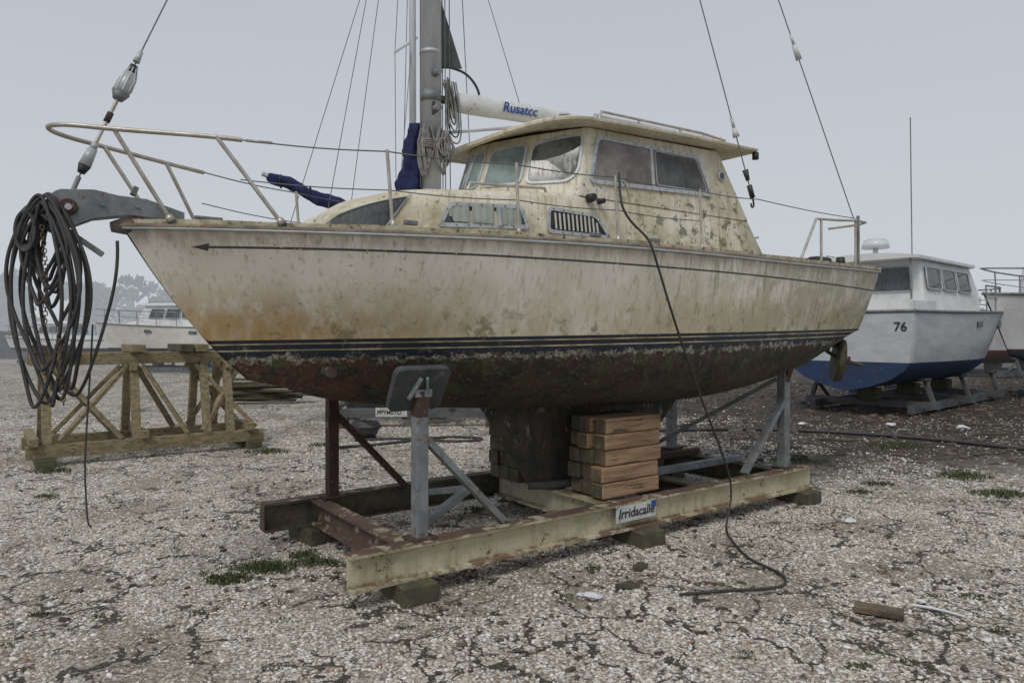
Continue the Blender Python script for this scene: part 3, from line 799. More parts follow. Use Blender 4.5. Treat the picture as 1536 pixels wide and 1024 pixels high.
# ------------------------------------------------------------ steel cradle
cr=empty('boat_cradle',ORG,ANG)
ibeam('near_beam',(0,-.8,.12),(1,0,0),4.9,.22,.12,M['beam'],cr,M['beamrust'])
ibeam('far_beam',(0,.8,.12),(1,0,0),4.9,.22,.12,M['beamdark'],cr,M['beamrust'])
ibeam('cross_beam',(.42,-.735,.135),(0,1,0),1.47,.19,.12,M['beamrust'],cr)
for s in (2.2,3.3,4.5):
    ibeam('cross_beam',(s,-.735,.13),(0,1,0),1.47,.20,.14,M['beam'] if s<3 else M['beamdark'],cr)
def padm(name,c,nrm,w=.40,h=.32):
    nrm=Vector(nrm).normalized(); a=Vector((1,0,0)); b=nrm.cross(a).normalized(); a=b.cross(nrm)
    pl=rounded([(-w/2,-h/2),(-w/2+.01,h/2),(w/2-.01,h/2),(w/2,-h/2)],.06)
    n=len(pl); c=Vector(c)
    vs=[c+a*p.x+b*p.y for p in pl]+[c+a*p.x+b*p.y-nrm*.05 for p in pl]
    fs=[(i,(i+1)%n,n+(i+1)%n,n+i) for i in range(n)]+[tuple(range(n)),tuple(range(n,2*n))]
    o=mesh(name,vs,fs,M['rubber'],cr,bevel=.008); fixn(o)
def post(s,t,ztop_,mat,w,sgn,ds,zbr,padc=None,padn=None,mat2=None):
    y=-t
    bar('post',(s,y,.335),(s,y,ztop_),w,w,mat,cr,bevel=.006)
    bar('post_foot',(s-.09,y,.345),(s+.09,y,.345),.16,.015,M['rust'],cr)
    bar('brace',(s+.03*ds,y-.01,zbr),(s+.65*ds,y-.01,.35),.07,.045,mat2 or mat,cr)
    if padc:
        pn=Vector(padn).normalized()
        padm('hull_pad',padc,padn)
        bar('pad_bracket',(s,y,ztop_-.02),Vector(padc)-pn*.05,.06,.06,M['rust'],cr)
        q=Vector(padc)-pn*.062
        b_=pn.cross(Vector((1,0,0))).normalized()
        for dx in (-.07,.07): bar('pad_gusset',q+Vector((dx*.3,0,0))+b_*.10*(1 if b_.z>0 else -1),q+Vector((dx,0,0))-b_*.06*(1 if b_.z>0 else -1),.02,.03,M['galv'],cr)
post(.52,.74,1.20,M['galv'],.085,1,1,.98,(.50,-.735,1.315),(0,.86,.5))
bar('jack_screw',(.52,-.74,1.12),(.52,-.755,1.29),.09,.09,M['rust'],cr)
bar('jack_cap',(.46,-.775,1.27),(.58,-.775,1.27),.05,.05,M['galv'],cr)
post(.52,-.70,1.125,M['rust'],.085,-1,1,1.0,(.52,.70,1.33),(0,-.82,.55))
post(4.58,.72,1.30,M['galv'],.09,1,-1,.99,(4.60,-.80,1.44),(0,.7,.7))
post(4.58,-.70,1.30,M['galv'],.09,-1,-1,.99,(4.60,.80,1.44),(0,-.7,.7))
bar('jack_screw',(4.58,-.73,1.18),(4.60,-.80,1.42),.07,.07,M['rust'],cr)
bar('tie_brace',(4.55,-.66,1.20),(4.1,.70,.36),.04,.04,M['galv'],cr)
bar('floor_brace',(.58,-.62,.37),(1.02,-.55,.56),.05,.05,M['galv'],cr)
bar('floor_brace',(1.02,-.55,.56),(1.2,.3,.36),.05,.05,M['galv'],cr)
bar('inner_rail',(3.3,-.2,.36),(4.6,-.2,.36),.08,.06,M['galv'],cr)
bar('inner_rail',(2.2,.35,.36),(4.6,.35,.36),.08,.06,M['rust'],cr)
bar('end_plate',(-.004,.745,.23),(-.004,.855,.23),.006,.20,M['beamrust'],cr)
box('name_plate',(2.37,-.866,.262),(.44,.006,.125),M['plate'],cr,bevel=0)
text('plate_lettering','Irridacalle',.100,(2.17,-.871,.232),(math.radians(90),0,0),M['black'],cr,.15)
box('plate_patch',(2.56,-.872,.30),(.05,.003,.05),M['navytxt'],cr,bevel=0)

ts=empty('timber_stack',ORG,ANG)
for l in range(5):
    zc=.345+.062+l*.127
    for k in range(3):
        t=.635-k*.142
        j=random.uniform(-.035,.035)
        L_=.64
        old=(k==2) or (l==2 and k==1)
        w_=random.uniform(.126,.140)
        tw=random.uniform(-.012,.012)
        bar('timber',(2.18+j,-t+tw,zc),(2.18+L_+j*.6,-t-tw,zc),w_,.121,M['wood'] if not old else M['oldwood'],ts,bevel=.011)
        bar('timber_end',(2.178+j-.003,-t+tw,zc),(2.178+j+.003,-t+tw,zc),.112,.098,M['endgrain'] if (l+k)%3 else M['oldwood'],ts,bevel=0)
ts2=empty('timber_stack',ORG,ANG)
for l in range(4):
    for k in range(3):
        bar('timber',(2.02+random.uniform(-.02,.02),.28+k*.15,.40+l*.125),(2.55,.28+k*.15,.40+l*.125),.14,.12,M['oldwood'],ts2,bevel=.008)
for (s,t,L_) in ((.42,.78,.36),(2.45,.82,.34),(4.72,.80,.34),(.4,-.8,.4),(4.6,-.8,.35),(2.5,-.8,.35)):
    o=box('support_block',(0,0,0),(.24,L_,.118),M['oldwood'],None,bevel=.008)
    o.location=P(s,t,.059); o.rotation_euler=(0,0,ANG+random.uniform(-.1,.1))

def trestle():
    p0=Vector((-5.85,8.75,0)); p1=Vector((-3.72,10.35,0)); d=(p1-p0); Lg=d.length; rz=math.atan2(d.y,d.x)
    e=empty('wooden_trestle',p0,rz); m=M['trestle']
    W=.95
    for y in (0,W):
        bar('base_beam',(-.1,y,.19),(Lg+.1,y,.19),.11,.16,m,e,bevel=.006)
        ti=.24 if y==0 else W-.24
        bar('top_beam',(-.05,ti,1.32),(Lg-.25,ti,1.32),.10,.15,m,e,bevel=.006)
        xs=[.12,1.12,2.0,Lg-.15]
        for x in xs[:3]+[Lg-.35]:
            bar('upright',(x,y,.26),(x,ti,1.26),.10,.10,m,e,bevel=.005)
        for a,b in ((.2,.95),(1.22,1.75),):
            bar('diagonal',(a,ti-.06*(1 if y==0 else -1),1.22),(b,y,.28),.09,.05,m,e)
        bar('diagonal',(1.02,ti,1.20),(.25,y,.30),.09,.05,m,e)
        bar('diagonal',(2.5,ti,1.22),(1.95,y,.30),.09,.06,m,e)
        bar('diagonal',(1.9,ti,1.22),(Lg,y,.30),.09,.06,m,e)
    for x in (-.02,1.2,Lg-.1):
        bar('cross_base',(x,-.12,.32),(x,W+.12,.32),.10,.10,m,e,bevel=.005)
    for x in (.12,1.1,Lg-.35): bar('cross_top',(x,.1,1.20),(x,W-.1,1.20),.08,.09,m,e)
    for x in (.05,.35,1.15,1.75,1.95):
        bar('top_block',(x,.05,1.45),(x,W-.05,1.45),.17,.10,M['oldwood'] if x in(.35,1.75,.05) else m,e,bevel=.006)
    for x in (.1,Lg-.05): bar('foot_block',(x,-.15,.055),(x,W+.15,.055),.2,.105,M['oldwood'],e,bevel=.006)
trestle()
tp=empty('board_pile',(-5.9,16.8,0),.1)
for k in range(9):
    bar('board',(-.9+random.uniform(-.2,.2),random.uniform(-.3,.3),.08+.06*k),(.9+random.uniform(-.3,.3),random.uniform(-.3,.3),.08+.06*k),.2,.05,M['oldwood'],tp)

# ------------------------------------------------------------ generic motorboat
def motorboat(loc,rz,L,B,zk,zw,zs,zb,top,bot,cab,stripe=None,stand=True,rail=True,radar=False,text_=None,ant=0,name='motorboat'):
    e=empty(name,loc,rz)
    hb=[(0,.86),(.3,1),(.55,.97),(.75,.78),(.9,.42),(.97,.16),(1,.02)]
    N=36; rows=[]
    for i in range(N+1):
        f=i/N; bs=herm(hb,f)*B/2; flare=.93-.35*max(0,f-.45)/.55
        z_s=zs+(zb-zs)*f**2
        zkk=zk+(zw-zk)*max(0,(f-.75)/.25)**2*.8
        r=[]
        for q,(bf,zz) in enumerate([(1,z_s),(1-(1-flare)*.25,z_s+(zw-z_s)*.25),(1-(1-flare)*.6,z_s+(zw-z_s)*.6),(flare,zw+.03),(flare*.99,zw),(flare*.93,zw+(zkk-zw)*.22),(flare*.72,zw+(zkk-zw)*.55),(flare*.4,zw+(zkk-zw)*.82),(0,zkk)]):
            x=f*(L-(zb-zz)*.45*1)
            r.append((x,bs*bf,zz))
        rows.append(r)
    n=9;vs=[];fs=[];idx=[]
    for sd in (1,-1):
        off=len(vs)
        for r in rows:
            for x,y,z in r: vs.append((x,y*sd,z))
        for i in range(N):
            for j in range(n-1):
                a=off+i*n+j; fs.append((a,a+1,a+n+1,a+n)); idx.append(0 if j<3 else (2 if j==3 else 1))
    o2=(N+1)*n
    fs.append((0,1,2,3,o2+3,o2+2,o2+1,o2)); idx.append(0)
    fs.append((3,4,5,6,7,8,o2+7,o2+6,o2+5,o2+4,o2+3)); idx.append(1)
    o=mesh('hull',vs,fs,top,e,smooth=False,mats=[top,bot,stripe or top],idx=idx)
    bm=bmesh.new(); bm.from_mesh(o.data); bmesh.ops.remove_doubles(bm,verts=bm.verts,dist=.0005); bmesh.ops.recalc_face_normals(bm,faces=bm.faces)
    for f in bm.faces: f.smooth=len(f.verts)<5
    bm.to_mesh(o.data); bm.free()
    vs=[];fs=[]
    for r in rows:
        x,y,z=r[0]; vs+=[(x,y,z-.02),(x,0,z+.03),(x,-y,z-.02)]
    for i in range(N): fs+=[(3*i,3*i+1,3*i+4,3*i+3),(3*i+1,3*i+2,3*i+5,3*i+4)]
    mesh('deck',vs,fs,M['whiteb'],e,smooth=True)
    for sd in (1,-1): tube('rub_rail',[(r[0][0],r[0][1]*sd,r[0][2]-.02) for r in rows],.035,M['galv'],e,res=1)
    tube('rub_rail',[(rows[0][0][0],rows[0][0][1],rows[0][0][2]-.02),(rows[0][0][0],-rows[0][0][1],rows[0][0][2]-.02)],.035,M['galv'],e,res=1)
    for sd in (1,-1):
        for f in (.40,.66):
            r=rows[int(f*N)]; p=Vector(r[1]); p.y=p.y*sd+sd*.012
            bar('hull_port',p+Vector((-.18,0,-.02)),p+Vector((.18,0,.0)),.03,.13,M['glassd'],e,bevel=.012)
    x0,x1,w,h=cab['x0'],cab['x1'],cab['w']/2,cab['h']
    zd=zs
    for sd in (1,-1): bar('coaming',(.1,sd*(B/2*.80),zd+.08),(x0,sd*(B/2*.84),zd+.10),.06,.24,M['white'],e,bevel=.02)
    xt=min(L*.82,x1+L*.22)
    vs=[(x1-.3,w,zd-.1),(xt,w*.55,zd+.05),(xt,-w*.55,zd+.05),(x1-.3,-w,zd-.1),(x1-.3,w*.92,zd+h*.38),(xt-.3,w*.45,zd+h*.28),(xt-.3,-w*.45,zd+h*.28),(x1-.3,-w*.92,zd+h*.38)]
    fs=[(0,1,5,4),(1,2,6,5),(2,3,7,6),(4,5,6,7)]
    o=mesh('trunk',vs,fs,M['white'],e,bevel=.05); fixn(o)
    rk=h*.38
    ws=[(x0,w,zd-.1),(x1,w,zd-.1),(x1-rk*.25,w*.97,zd+h*.48),(x1-rk,w*.86,zd+h),(x0+.08,w*.86,zd+h)]
    vs=ws+[(x,-y,z) for x,y,z in ws]
    fs=[(0,1,2,3,4),(5,6,7,8,9),(1,6,7,2),(2,7,8,3),(0,5,9,4),(4,3,8,9)]
    o=mesh('wheelhouse',vs,fs,M['white'],e,bevel=.05); fixn(o)
    ws=[ws[0],ws[1],ws[3],ws[4]]
    def q(a,b,c,d,u,v):
        a,b,c,d=map(Vector,(a,b,c,d)); return (a*(1-u)+b*u)*(1-v)+(d*(1-u)+c*u)*v
    def pane(A,B_,C_,D,u0,u1,v0,v1,out):
        out=Vector(out)
        pl=[]
        for p in rounded([(u0,v0),(u1,v0),(u1,v1),(u0,v1)],.035,3): pl.append(q(A,B_,C_,D,p.x,p.y)+out*.02)
        mesh('window',pl,[tuple(range(len(pl)))],M['glassm'],e)
        tube('window_frame',[p+out*.004 for p in pl],.016,M['alu'],e,res=1,cyc=True)
    for sd in (1,-1):
        W=[Vector((x,y*sd,z)) for x,y,z in ws]
        k=cab.get('n',3)
        for i in range(k):
            u1_=.05+(i+.88)*.86/k
            pane(W[0],W[1],W[2],W[3],.05+i*.86/k,u1_,.48,.86,(0,sd*1.6,0))
    F=[Vector(ws[1]),Vector((ws[1][0],-ws[1][1],ws[1][2])),Vector((ws[2][0],-ws[2][1],ws[2][2])),Vector(ws[2])]
    for i in range(3): pane(F[0],F[1],F[2],F[3],.05+i*.31,.05+i*.31+.28,.54,.90,(1.6,0,.8))
    R=[Vector(ws[0]),Vector((ws[0][0],-ws[0][1],ws[0][2])),Vector((ws[3][0],-ws[3][1],ws[3][2])),Vector(ws[3])]
    for i in range(2): pane(R[0],R[1],R[2],R[3],.08+i*.44,.08+i*.44+.38,.44,.88,(-1,0,0))
    # cambered roof
    rx0,rx1=x0-.45,x1-rk+.22; rw=cab['w']*.49; vs=[];fs=[]
    K=8
    for x,sc in ((rx0,.94),(rx0+.12,1),(rx1-.25,1),(rx1,.86)):
        for k in range(K+1):
            u=-1+2*k/K; vs.append((x,u*rw*sc,zd+h+.02+.09*(1-u*u)+.02))
        for k in range(K+1):
            u=1-2*k/K; vs.append((x,u*rw*sc,zd+h-.02))
    m_=2*(K+1)
    for i in range(3):
        for k in range(m_): fs.append((i*m_+k,i*m_+(k+1)%m_,(i+1)*m_+(k+1)%m_,(i+1)*m_+k))
    fs+=[tuple(range(m_)),tuple(3*m_+k for k in range(m_))]
    o=mesh('roof',vs,fs,M['white'],e); fixn(o)
    tube('roof_rail',[(x0-.2,w*.75,zd+h+.04),(x0-.2,w*.75,zd+h+.17),(x1-rk-.1,w*.75,zd+h+.17),(x1-rk-.1,w*.75,zd+h+.04)],.014,M['galv'],e,res=1)
    for sd in (1,-1): tube('roof_post',[(x0-.4,sd*w*.88,zd),(x0-.35,sd*w*.84,zd+h)],.02,M['galv'],e)
    if rail:
        for sd in (1,-1):
            pr=[r[0] for r in rows if r[0][0]>L*.45]
            tube('bow_rail',[(x+.05,y*sd*.93,z+.58) for x,y,z in pr],.020,M['galv'],e)
            tube('bow_rail_mid',[(x+.02,y*sd*.94,z+.3) for x,y,z in pr],.010,M['galv'],e)
            for x,y,z in pr[::4]: tube('rail_post',[(x,y*sd*.95,z),(x+.05,y*sd*.93,z+.58)],.016,M['galv'],e)
    if radar:
        cone('radar_mast',(x0+.3,0,zd+h),(x0+.3,0,zd+h+.30),.06,.05,M['white'],e)
        cone('radar_dome',(x0+.3,0,zd+h+.30),(x0+.3,0,zd+h+.46),.28,.24,M['white'],e,n=20)
        cone('radar_dome_top',(x0+.3,0,zd+h+.46),(x0+.3,0,zd+h+.52),.24,.12,M['white'],e,n=20)
    for k in range(ant): tube('antenna',[(x0+.5+.5*k,w*.6*(1 if k%2 else -1),zd+h),(x0+.4+.5*k,w*.6*(1 if k%2 else -1),zd+h+3.0)],.012,M['galv'],e,res=1)
    if text_:
        text('registration',text_,.24,(-.014,-B*.31,zs-.40),(math.radians(90),0,-math.pi/2),M['black'],e)
    if stand:
        for sd in (1,-1):
            bar('stand_rail',(L*.08,sd*B*.33,.14),(L*.8,sd*B*.33,.14),.12,.16,M['stand'],e)
            for f in (.14,.4,.66):
                bar('stand_post',(L*f,sd*B*.42,.2),(L*f,sd*B*.36,max(.4,zk+.22)),.08,.08,M['stand'],e)
                bar('stand_brace',(L*f+.5,sd*B*.36,.2),(L*f,sd*B*.37,max(.35,zk+.1)),.06,.05,M['stand'],e)
                bar('stand_pad',(L*f-.18,sd*B*.36,max(.4,zk+.22)),(L*f+.18,sd*B*.36,max(.4,zk+.22)),.16,.06,M['rubber'],e,bevel=.02)
        for f in (.14,.4,.66):
            bar('stand_cross',(L*f,-B*.45,.2),(L*f,B*.45,.2),.12,.14,M['stand'],e)
            bar('keel_block',(L*f,-.2,(zk+.25)/2),(L*f,.2,(zk+.25)/2),.3,max(.1,zk-.24),M['oldwood'],e,bevel=.01)
    return e
motorboat((6.72,14.4,0),math.radians(41.5),8.4,3.0,.50,1.06,2.10,2.28,M['greyhull'],M['bluebot'],dict(x0=1.2,x1=4.8,w=2.2,h=1.08,n=3),stripe=M['bluebot'],radar=True,text_='76',ant=1)
motorboat((20.5,17.9,0),math.radians(185.5),9.3,3.2,.62,1.25,2.38,2.62,M['white'],M['darkbot'],dict(x0=2.2,x1=7.45,w=2.5,h=1.95,n=3),stripe=M['redbot'],ant=2)
motorboat((23.0,29.0,0),math.radians(200),7.5,2.6,.5,1.0,1.95,2.2,M['white'],M['redbot'],dict(x0=1.5,x1=4.2,w=2,h=1.0,n=3),stripe=M['redbot'])
motorboat((20.0,34.0,0),math.radians(120),7.5,2.6,.6,1.1,1.9,2.1,M['white'],M['bluebot'],dict(x0=1.5,x1=4.2,w=2,h=1.0,n=3))
motorboat((-9.9,30.5,0),math.radians(174),8.4,2.7,.75,1.0,1.88,2.15,M['whiteb'],M['darkbot'],dict(x0=2.3,x1=5.9,w=2.1,h=.95,n=4),stripe=M['darkbot'],ant=0)
motorboat((-21.0,38.5,0),math.radians(176),6.7,2.4,.62,.85,1.32,1.50,M['white'],M['darkbot'],dict(x0=2.4,x1=4.6,w=1.7,h=.85,n=3),stripe=M['bluebot'],ant=1)

# ------------------------------------------------------------ second sailing boat behind
sb=empty('sailing_yacht',(-1.8,13.0,0),math.radians(4))
rowsN=24; vs=[];fs=[]
for i in range(rowsN+1):
    f=i/rowsN; x=-2.6+f*5.6
    b=max(.03,1.05*(math.sin(math.pi*(.12+.88*f)))**.7 if f<1 else .02)
    for q,zz in ((1,2.75),(.93,2.2),(.8,1.7),(.4,1.42),(0,1.35)): vs.append((x,-b*q,zz))
    for q,zz in ((.4,1.42),(.8,1.7),(.93,2.2),(1,2.75)): vs.append((x,b*q,zz))
for i in range(rowsN):
    for j in range(8): a_=i*9+j; fs.append((a_,a_+1,a_+10,a_+9))
    fs.append((i*9+8,i*9,i*9+9,i*9+17))
fs.append(tuple(range(9)))
o=mesh('hull',vs,fs,M['whiteb'],sb,smooth=True); fixn(o)
bar('coach_roof',(-1.2,0,2.85),(1.3,0,2.85),1.2,.35,M['whiteb'],sb,bevel=.08)
bar('keel',(-.2,0,.75),(.6,0,.75),.15,1.3,M['keel'],sb)
cone('mast',(0,0,2.9),(-.03,0,12.6),.065,.06,M['mast'],sb)
bar('spreader',(-.35,-.0,6.75),(.08,0,7.05),.03,.05,M['mast'],sb,bevel=.01)
bp0=Vector((0,-.05,3.40)); bp1=Vector((-2.36,-.95,4.28))
vs=[];fs=[];NK=20;NS=40
for i in range(NS+1):
    f=i/NS; c=bp0.lerp(bp1,f); r=.15*(1-.35*f)*(1+.07*math.sin(i*1.9)+.05*math.sin(i*.8))
    if i==NS: r*=.5
    for k in range(NK):
        th=2*math.pi*k/NK; rr=r*(1+.12*math.sin(3*th+i*.5)); vs.append(c+Vector((0,math.cos(th)*rr*.6,math.sin(th)*rr+(-.03*math.sin(i*.5)))))
for i in range(NS):
    for k in range(NK): fs.append((i*NK+k,i*NK+(k+1)%NK,(i+1)*NK+(k+1)%NK,(i+1)*NK+k))
fs.append(tuple(NS*NK+k for k in range(NK)))
o=mesh('boom_cover',vs,fs,M['blue'],sb,smooth=True); fixn(o)
for k in range(5):
    c=bp0.lerp(bp1,.15+k*.19); r=.155*(1-.35*(.15+k*.19))+.006
    tube('cover_tie',[c+Vector((0,math.cos(i*.52)*r*.65,math.sin(i*.52)*r)) for i in range(12)],.012,M['black'],sb,cyc=True,res=1)
tube('boom_end',[bp0,bp1+(bp1-bp0)*.03],.04,M['mast'],sb)
for (x,y,z,zt) in ((-2.45,0,2.8,10.8),(-1.55,-.9,2.7,12.3),(-1.45,.9,2.7,12.3),(-.28,-.9,2.75,7.0),(-.3,.9,2.75,11.5),(2.9,0,2.75,12.3)):
    tube('stay',[(x,y,z),(-.02,0,zt)],.007,M['wire'],sb,res=1)
tube('stay',[(-.30,0,2.8),(-.33,0,6.78),(-.03,0,12.4)],.007,M['wire'],sb,res=1)
yc=empty('steel_trailer',(-1.8,13.2,0),math.radians(3))
for y in (-.6,.6): bar('rail',(-1.35,y,.25),(1.7,y,.25),.12,.16,M['stand'],yc)
for x in (-1.3,-.3,.7,1.6):
    bar('cross',(x,-.7,.36),(x,.7,.36),.1,.08,M['stand'],yc)
for x in (-1.2,1.4):
    for y in (-.65,.65):
        bar('foot',(x,y,.0),(x,y,.2),.2,.2,M['oldwood'],yc); bar('post',(x,y,.4),(x*.9,y*.8,1.75),.08,.08,M['stand'],yc)
box('sign',(-.35,-.68,.27),(.55,.01,.16),M['plate'],yc,bevel=0)
text('sign_lettering','PPYMSTO',.10,(-.6,-.69,.235),(math.radians(90),0,0),M['black'],yc)

# ------------------------------------------------------------ ground
def crackfield(t,pos):
    n=t.noise(pos,2.6,4,.65,dims='2D',color=True)
    off=t.vm('MULTIPLY',t.vm('SUBTRACT',n,(.5,.5,.5)),(.50,.50,0))
    p=t.vm('ADD',pos,off)
    v=t.vor(p,2.1,'DISTANCE_TO_EDGE')
    v2=t.vor(p,5.2,'DISTANCE_TO_EDGE')
    gate=t.ss(t.noise(pos,1.1,2,.5,dims='2D'),.42,.56)
    g1=t.ss(t.noise(t.vm('ADD',pos,(7.3,2.1,0)),1.6,2,.5,dims='2D'),.68,.50)
    a=t.add(v.outputs['Distance'],t.mul(t.sub(1,g1),.05)); b=t.add(t.mul(v2.outputs['Distance'],.8),t.mul(t.sub(1,gate),.12))
    wob=t.mul(t.noise(pos,9,3,.6,dims='2D'),.045)
    return t.sub(t.m('MINIMUM',a,b),wob)
def patchfield(t,pos):
    return t.noise(t.vm('ADD',pos,(3.1,9.2,0)),.9,4,.65,dims='2D')
def ground():
    m,t,b,v=newmat('gravel_ground')
    x,y,z=t.sep(v)[0:3]
    ck=crackfield(t,v)
    v1=t.vor(v,46,'F1')
    r1=t.n('ShaderNodeValToRGB'); t.put(r1.inputs[0],t.sep(v1.outputs['Color'])[0])
    cr_=r1.color_ramp; cr_.interpolation='CONSTANT'
    cols=[(0,(.46,.425,.36)),(.22,(.58,.555,.50)),(.42,(.34,.30,.24)),(.55,(.64,.62,.58)),(.72,(.41,.35,.275)),(.85,(.24,.21,.17)),(.94,(.50,.45,.37))]
    cr_.elements[0].position=0; cr_.elements[0].color=(*cols[0][1],1); cr_.elements[1].position=cols[1][0]; cr_.elements[1].color=(*cols[1][1],1)
    for p_,c_ in cols[2:]:
        e=cr_.elements.new(p_); e.color=(*c_,1)
    c=r1.outputs[0]
    gap=t.ss(v1.outputs['Distance'],.36,.62)
    c=t.mix(t.mul(gap,.75),c,(.13,.11,.088))
    big=patchfield(t,v)
    c=t.mix(t.mul(t.ss(big,.46,.66),.5),c,(.21,.175,.125))
    zone=t.mul(t.ss(t.add(x,t.mul(t.noise(v,.5,4,.6),3)),2.3,5.0),t.ss(t.add(y,t.mul(t.noise(v,.9,4,.6),3)),8.6,11.5))
    zone=t.mul(zone,t.ss(y,70,34))
    c=t.mix(t.mul(zone,t.ss(t.noise(v,3.2,6,.75),.26,.46)),c,(.046,.034,.028))
    crk=t.ss(ck,.012,.0)
    c=t.mix(t.mul(crk,.9),c,(.032,.027,.02))
    moss=t.mul(t.ss(ck,.05,.0),t.ss(t.noise(v,1.1,4,.6),.54,.64))
    c=t.mix(t.mul(moss,.55),c,(.07,.08,.03))
    t.put(b.inputs['Base Color'],c); b.inputs['Roughness'].default_value=.9
    h=t.sub(t.sub(1,v1.outputs['Distance']),t.mul(crk,1.5))
    bump(t,b,h,.9,.012)
    mesh('ground',[(-400,-60,0),(400,-60,0),(400,700,0),(-400,700,0)],[(0,1,2,3)],m)
ground()
def gravel():
    m,t,b,v=newmat('pebble')
    oi=t.n('ShaderNodeObjectInfo')
    r1=t.n('ShaderNodeValToRGB'); t.put(r1.inputs[0],oi.outputs['Random']); cr_=r1.color_ramp; cr_.interpolation='CONSTANT'
    cols=[(0,(.50,.465,.40)),(.2,(.66,.635,.58)),(.38,(.39,.34,.27)),(.48,(.73,.71,.67)),(.66,(.49,.415,.325)),(.8,(.29,.25,.21)),(.87,(.60,.55,.46)),(.945,(.17,.13,.10)),(.982,(.31,.16,.11))]
    cr_.elements[0].color=(*cols[0][1],1); cr_.elements[1].position=cols[1][0]; cr_.elements[1].color=(*cols[1][1],1)
    for p_,c_ in cols[2:]:
        e=cr_.elements.new(p_); e.color=(*c_,1)
    t.put(b.inputs['Base Color'],r1.outputs[0]); b.inputs['Roughness'].default_value=.75
    def samp(n,d0,d1,smin,smax):
        d=np.sqrt(rng.uniform(d0*d0,d1*d1,n)); a=rng.uniform(-.88,.88,n)
        return np.stack([d*a,d,np.zeros(n)],1),smin+(smax-smin)*rng.random(n)**1.8
    parts=[samp(90000,2.6,7.5,.0062,.0150),samp(60000,7.5,14,.0095,.019),samp(3500,2.6,14,.016,.024),samp(22000,14,28,.014,.028)]
    co=np.concatenate([p[0] for p in parts]); sz=np.concatenate([p[1] for p in parts])
    keep=~((co[:,0]+1.2*np.sin(co[:,1]*1.7)>3.4)&(co[:,1]+.9*np.sin(co[:,0]*2.3)>9.0)&(rng.random(len(co))<.86))
    co=co[keep];sz=sz[keep]
    me=bpy.data.meshes.new('gravel'); me.vertices.add(len(co)); me.vertices.foreach_set('co',co.ravel().astype(np.float32))
    at=me.attributes.new('sz','FLOAT','POINT'); at.data.foreach_set('value',sz.astype(np.float32))
    me.materials.append(m)
    o=bpy.data.objects.new('gravel',me); COL.objects.link(o)
    g=bpy.data.node_groups.new('gravel_nodes','GeometryNodeTree')
    g.interface.new_socket(name='Geometry',in_out='INPUT',socket_type='NodeSocketGeometry')
    g.interface.new_socket(name='Geometry',in_out='OUTPUT',socket_type='NodeSocketGeometry')
    T=NT(g); gi=T.n('NodeGroupInput'); go=T.n('NodeGroupOutput')
    pos=T.n('GeometryNodeInputPosition').outputs[0]
    ck=crackfield(T,pos)
    dl=T.n('GeometryNodeDeleteGeometry'); dl.domain='POINT'
    rf=T.n('FunctionNodeRandomValue'); rf.data_type='FLOAT'; rf.inputs['Seed'].default_value=11
    rfo=[q for q in rf.outputs if q.type=='VALUE' and q.enabled][0]
    thin=T.m('LESS_THAN',rfo,T.mul(T.ss(patchfield(T,pos),.47,.66),.75))
    T.put(dl.inputs['Selection'],T.m('MAXIMUM',T.m('LESS_THAN',ck,.009),thin)); T.put(dl.inputs['Geometry'],gi.outputs[0])
    ico=T.n('GeometryNodeMeshIcoSphere'); ico.inputs['Radius'].default_value=1; ico.inputs['Subdivisions'].default_value=1
    sm=T.n('GeometryNodeSetMaterial'); sm.inputs['Material'].default_value=m; T.put(sm.inputs['Geometry'],ico.outputs[0])
    ins=T.n('GeometryNodeInstanceOnPoints'); T.put(ins.inputs['Points'],dl.outputs[0]); T.put(ins.inputs['Instance'],sm.outputs[0])
    rr=T.n('FunctionNodeRandomValue'); rr.data_type='FLOAT_VECTOR'; rr.inputs[0].default_value=(-.45,-.45,0); rr.inputs[1].default_value=(.45,.45,6.28)
    T.put(ins.inputs['Rotation'],rr.outputs[0])
    rs=T.n('FunctionNodeRandomValue'); rs.data_type='FLOAT_VECTOR'; rs.inputs[0].default_value=(.8,.45,.30); rs.inputs[1].default_value=(1.5,1.0,.70); rs.inputs['Seed'].default_value=5
    na=T.n('GeometryNodeInputNamedAttribute'); na.data_type='FLOAT'; na.inputs['Name'].default_value='sz'
    T.put(ins.inputs['Scale'],T.vm('MULTIPLY',rs.outputs[0],na.outputs['Attribute']))
    T.nt.links.new(ins.outputs[0],go.inputs[0])
    md=o.modifiers.new('gravel','NODES'); md.node_group=g
gravel()

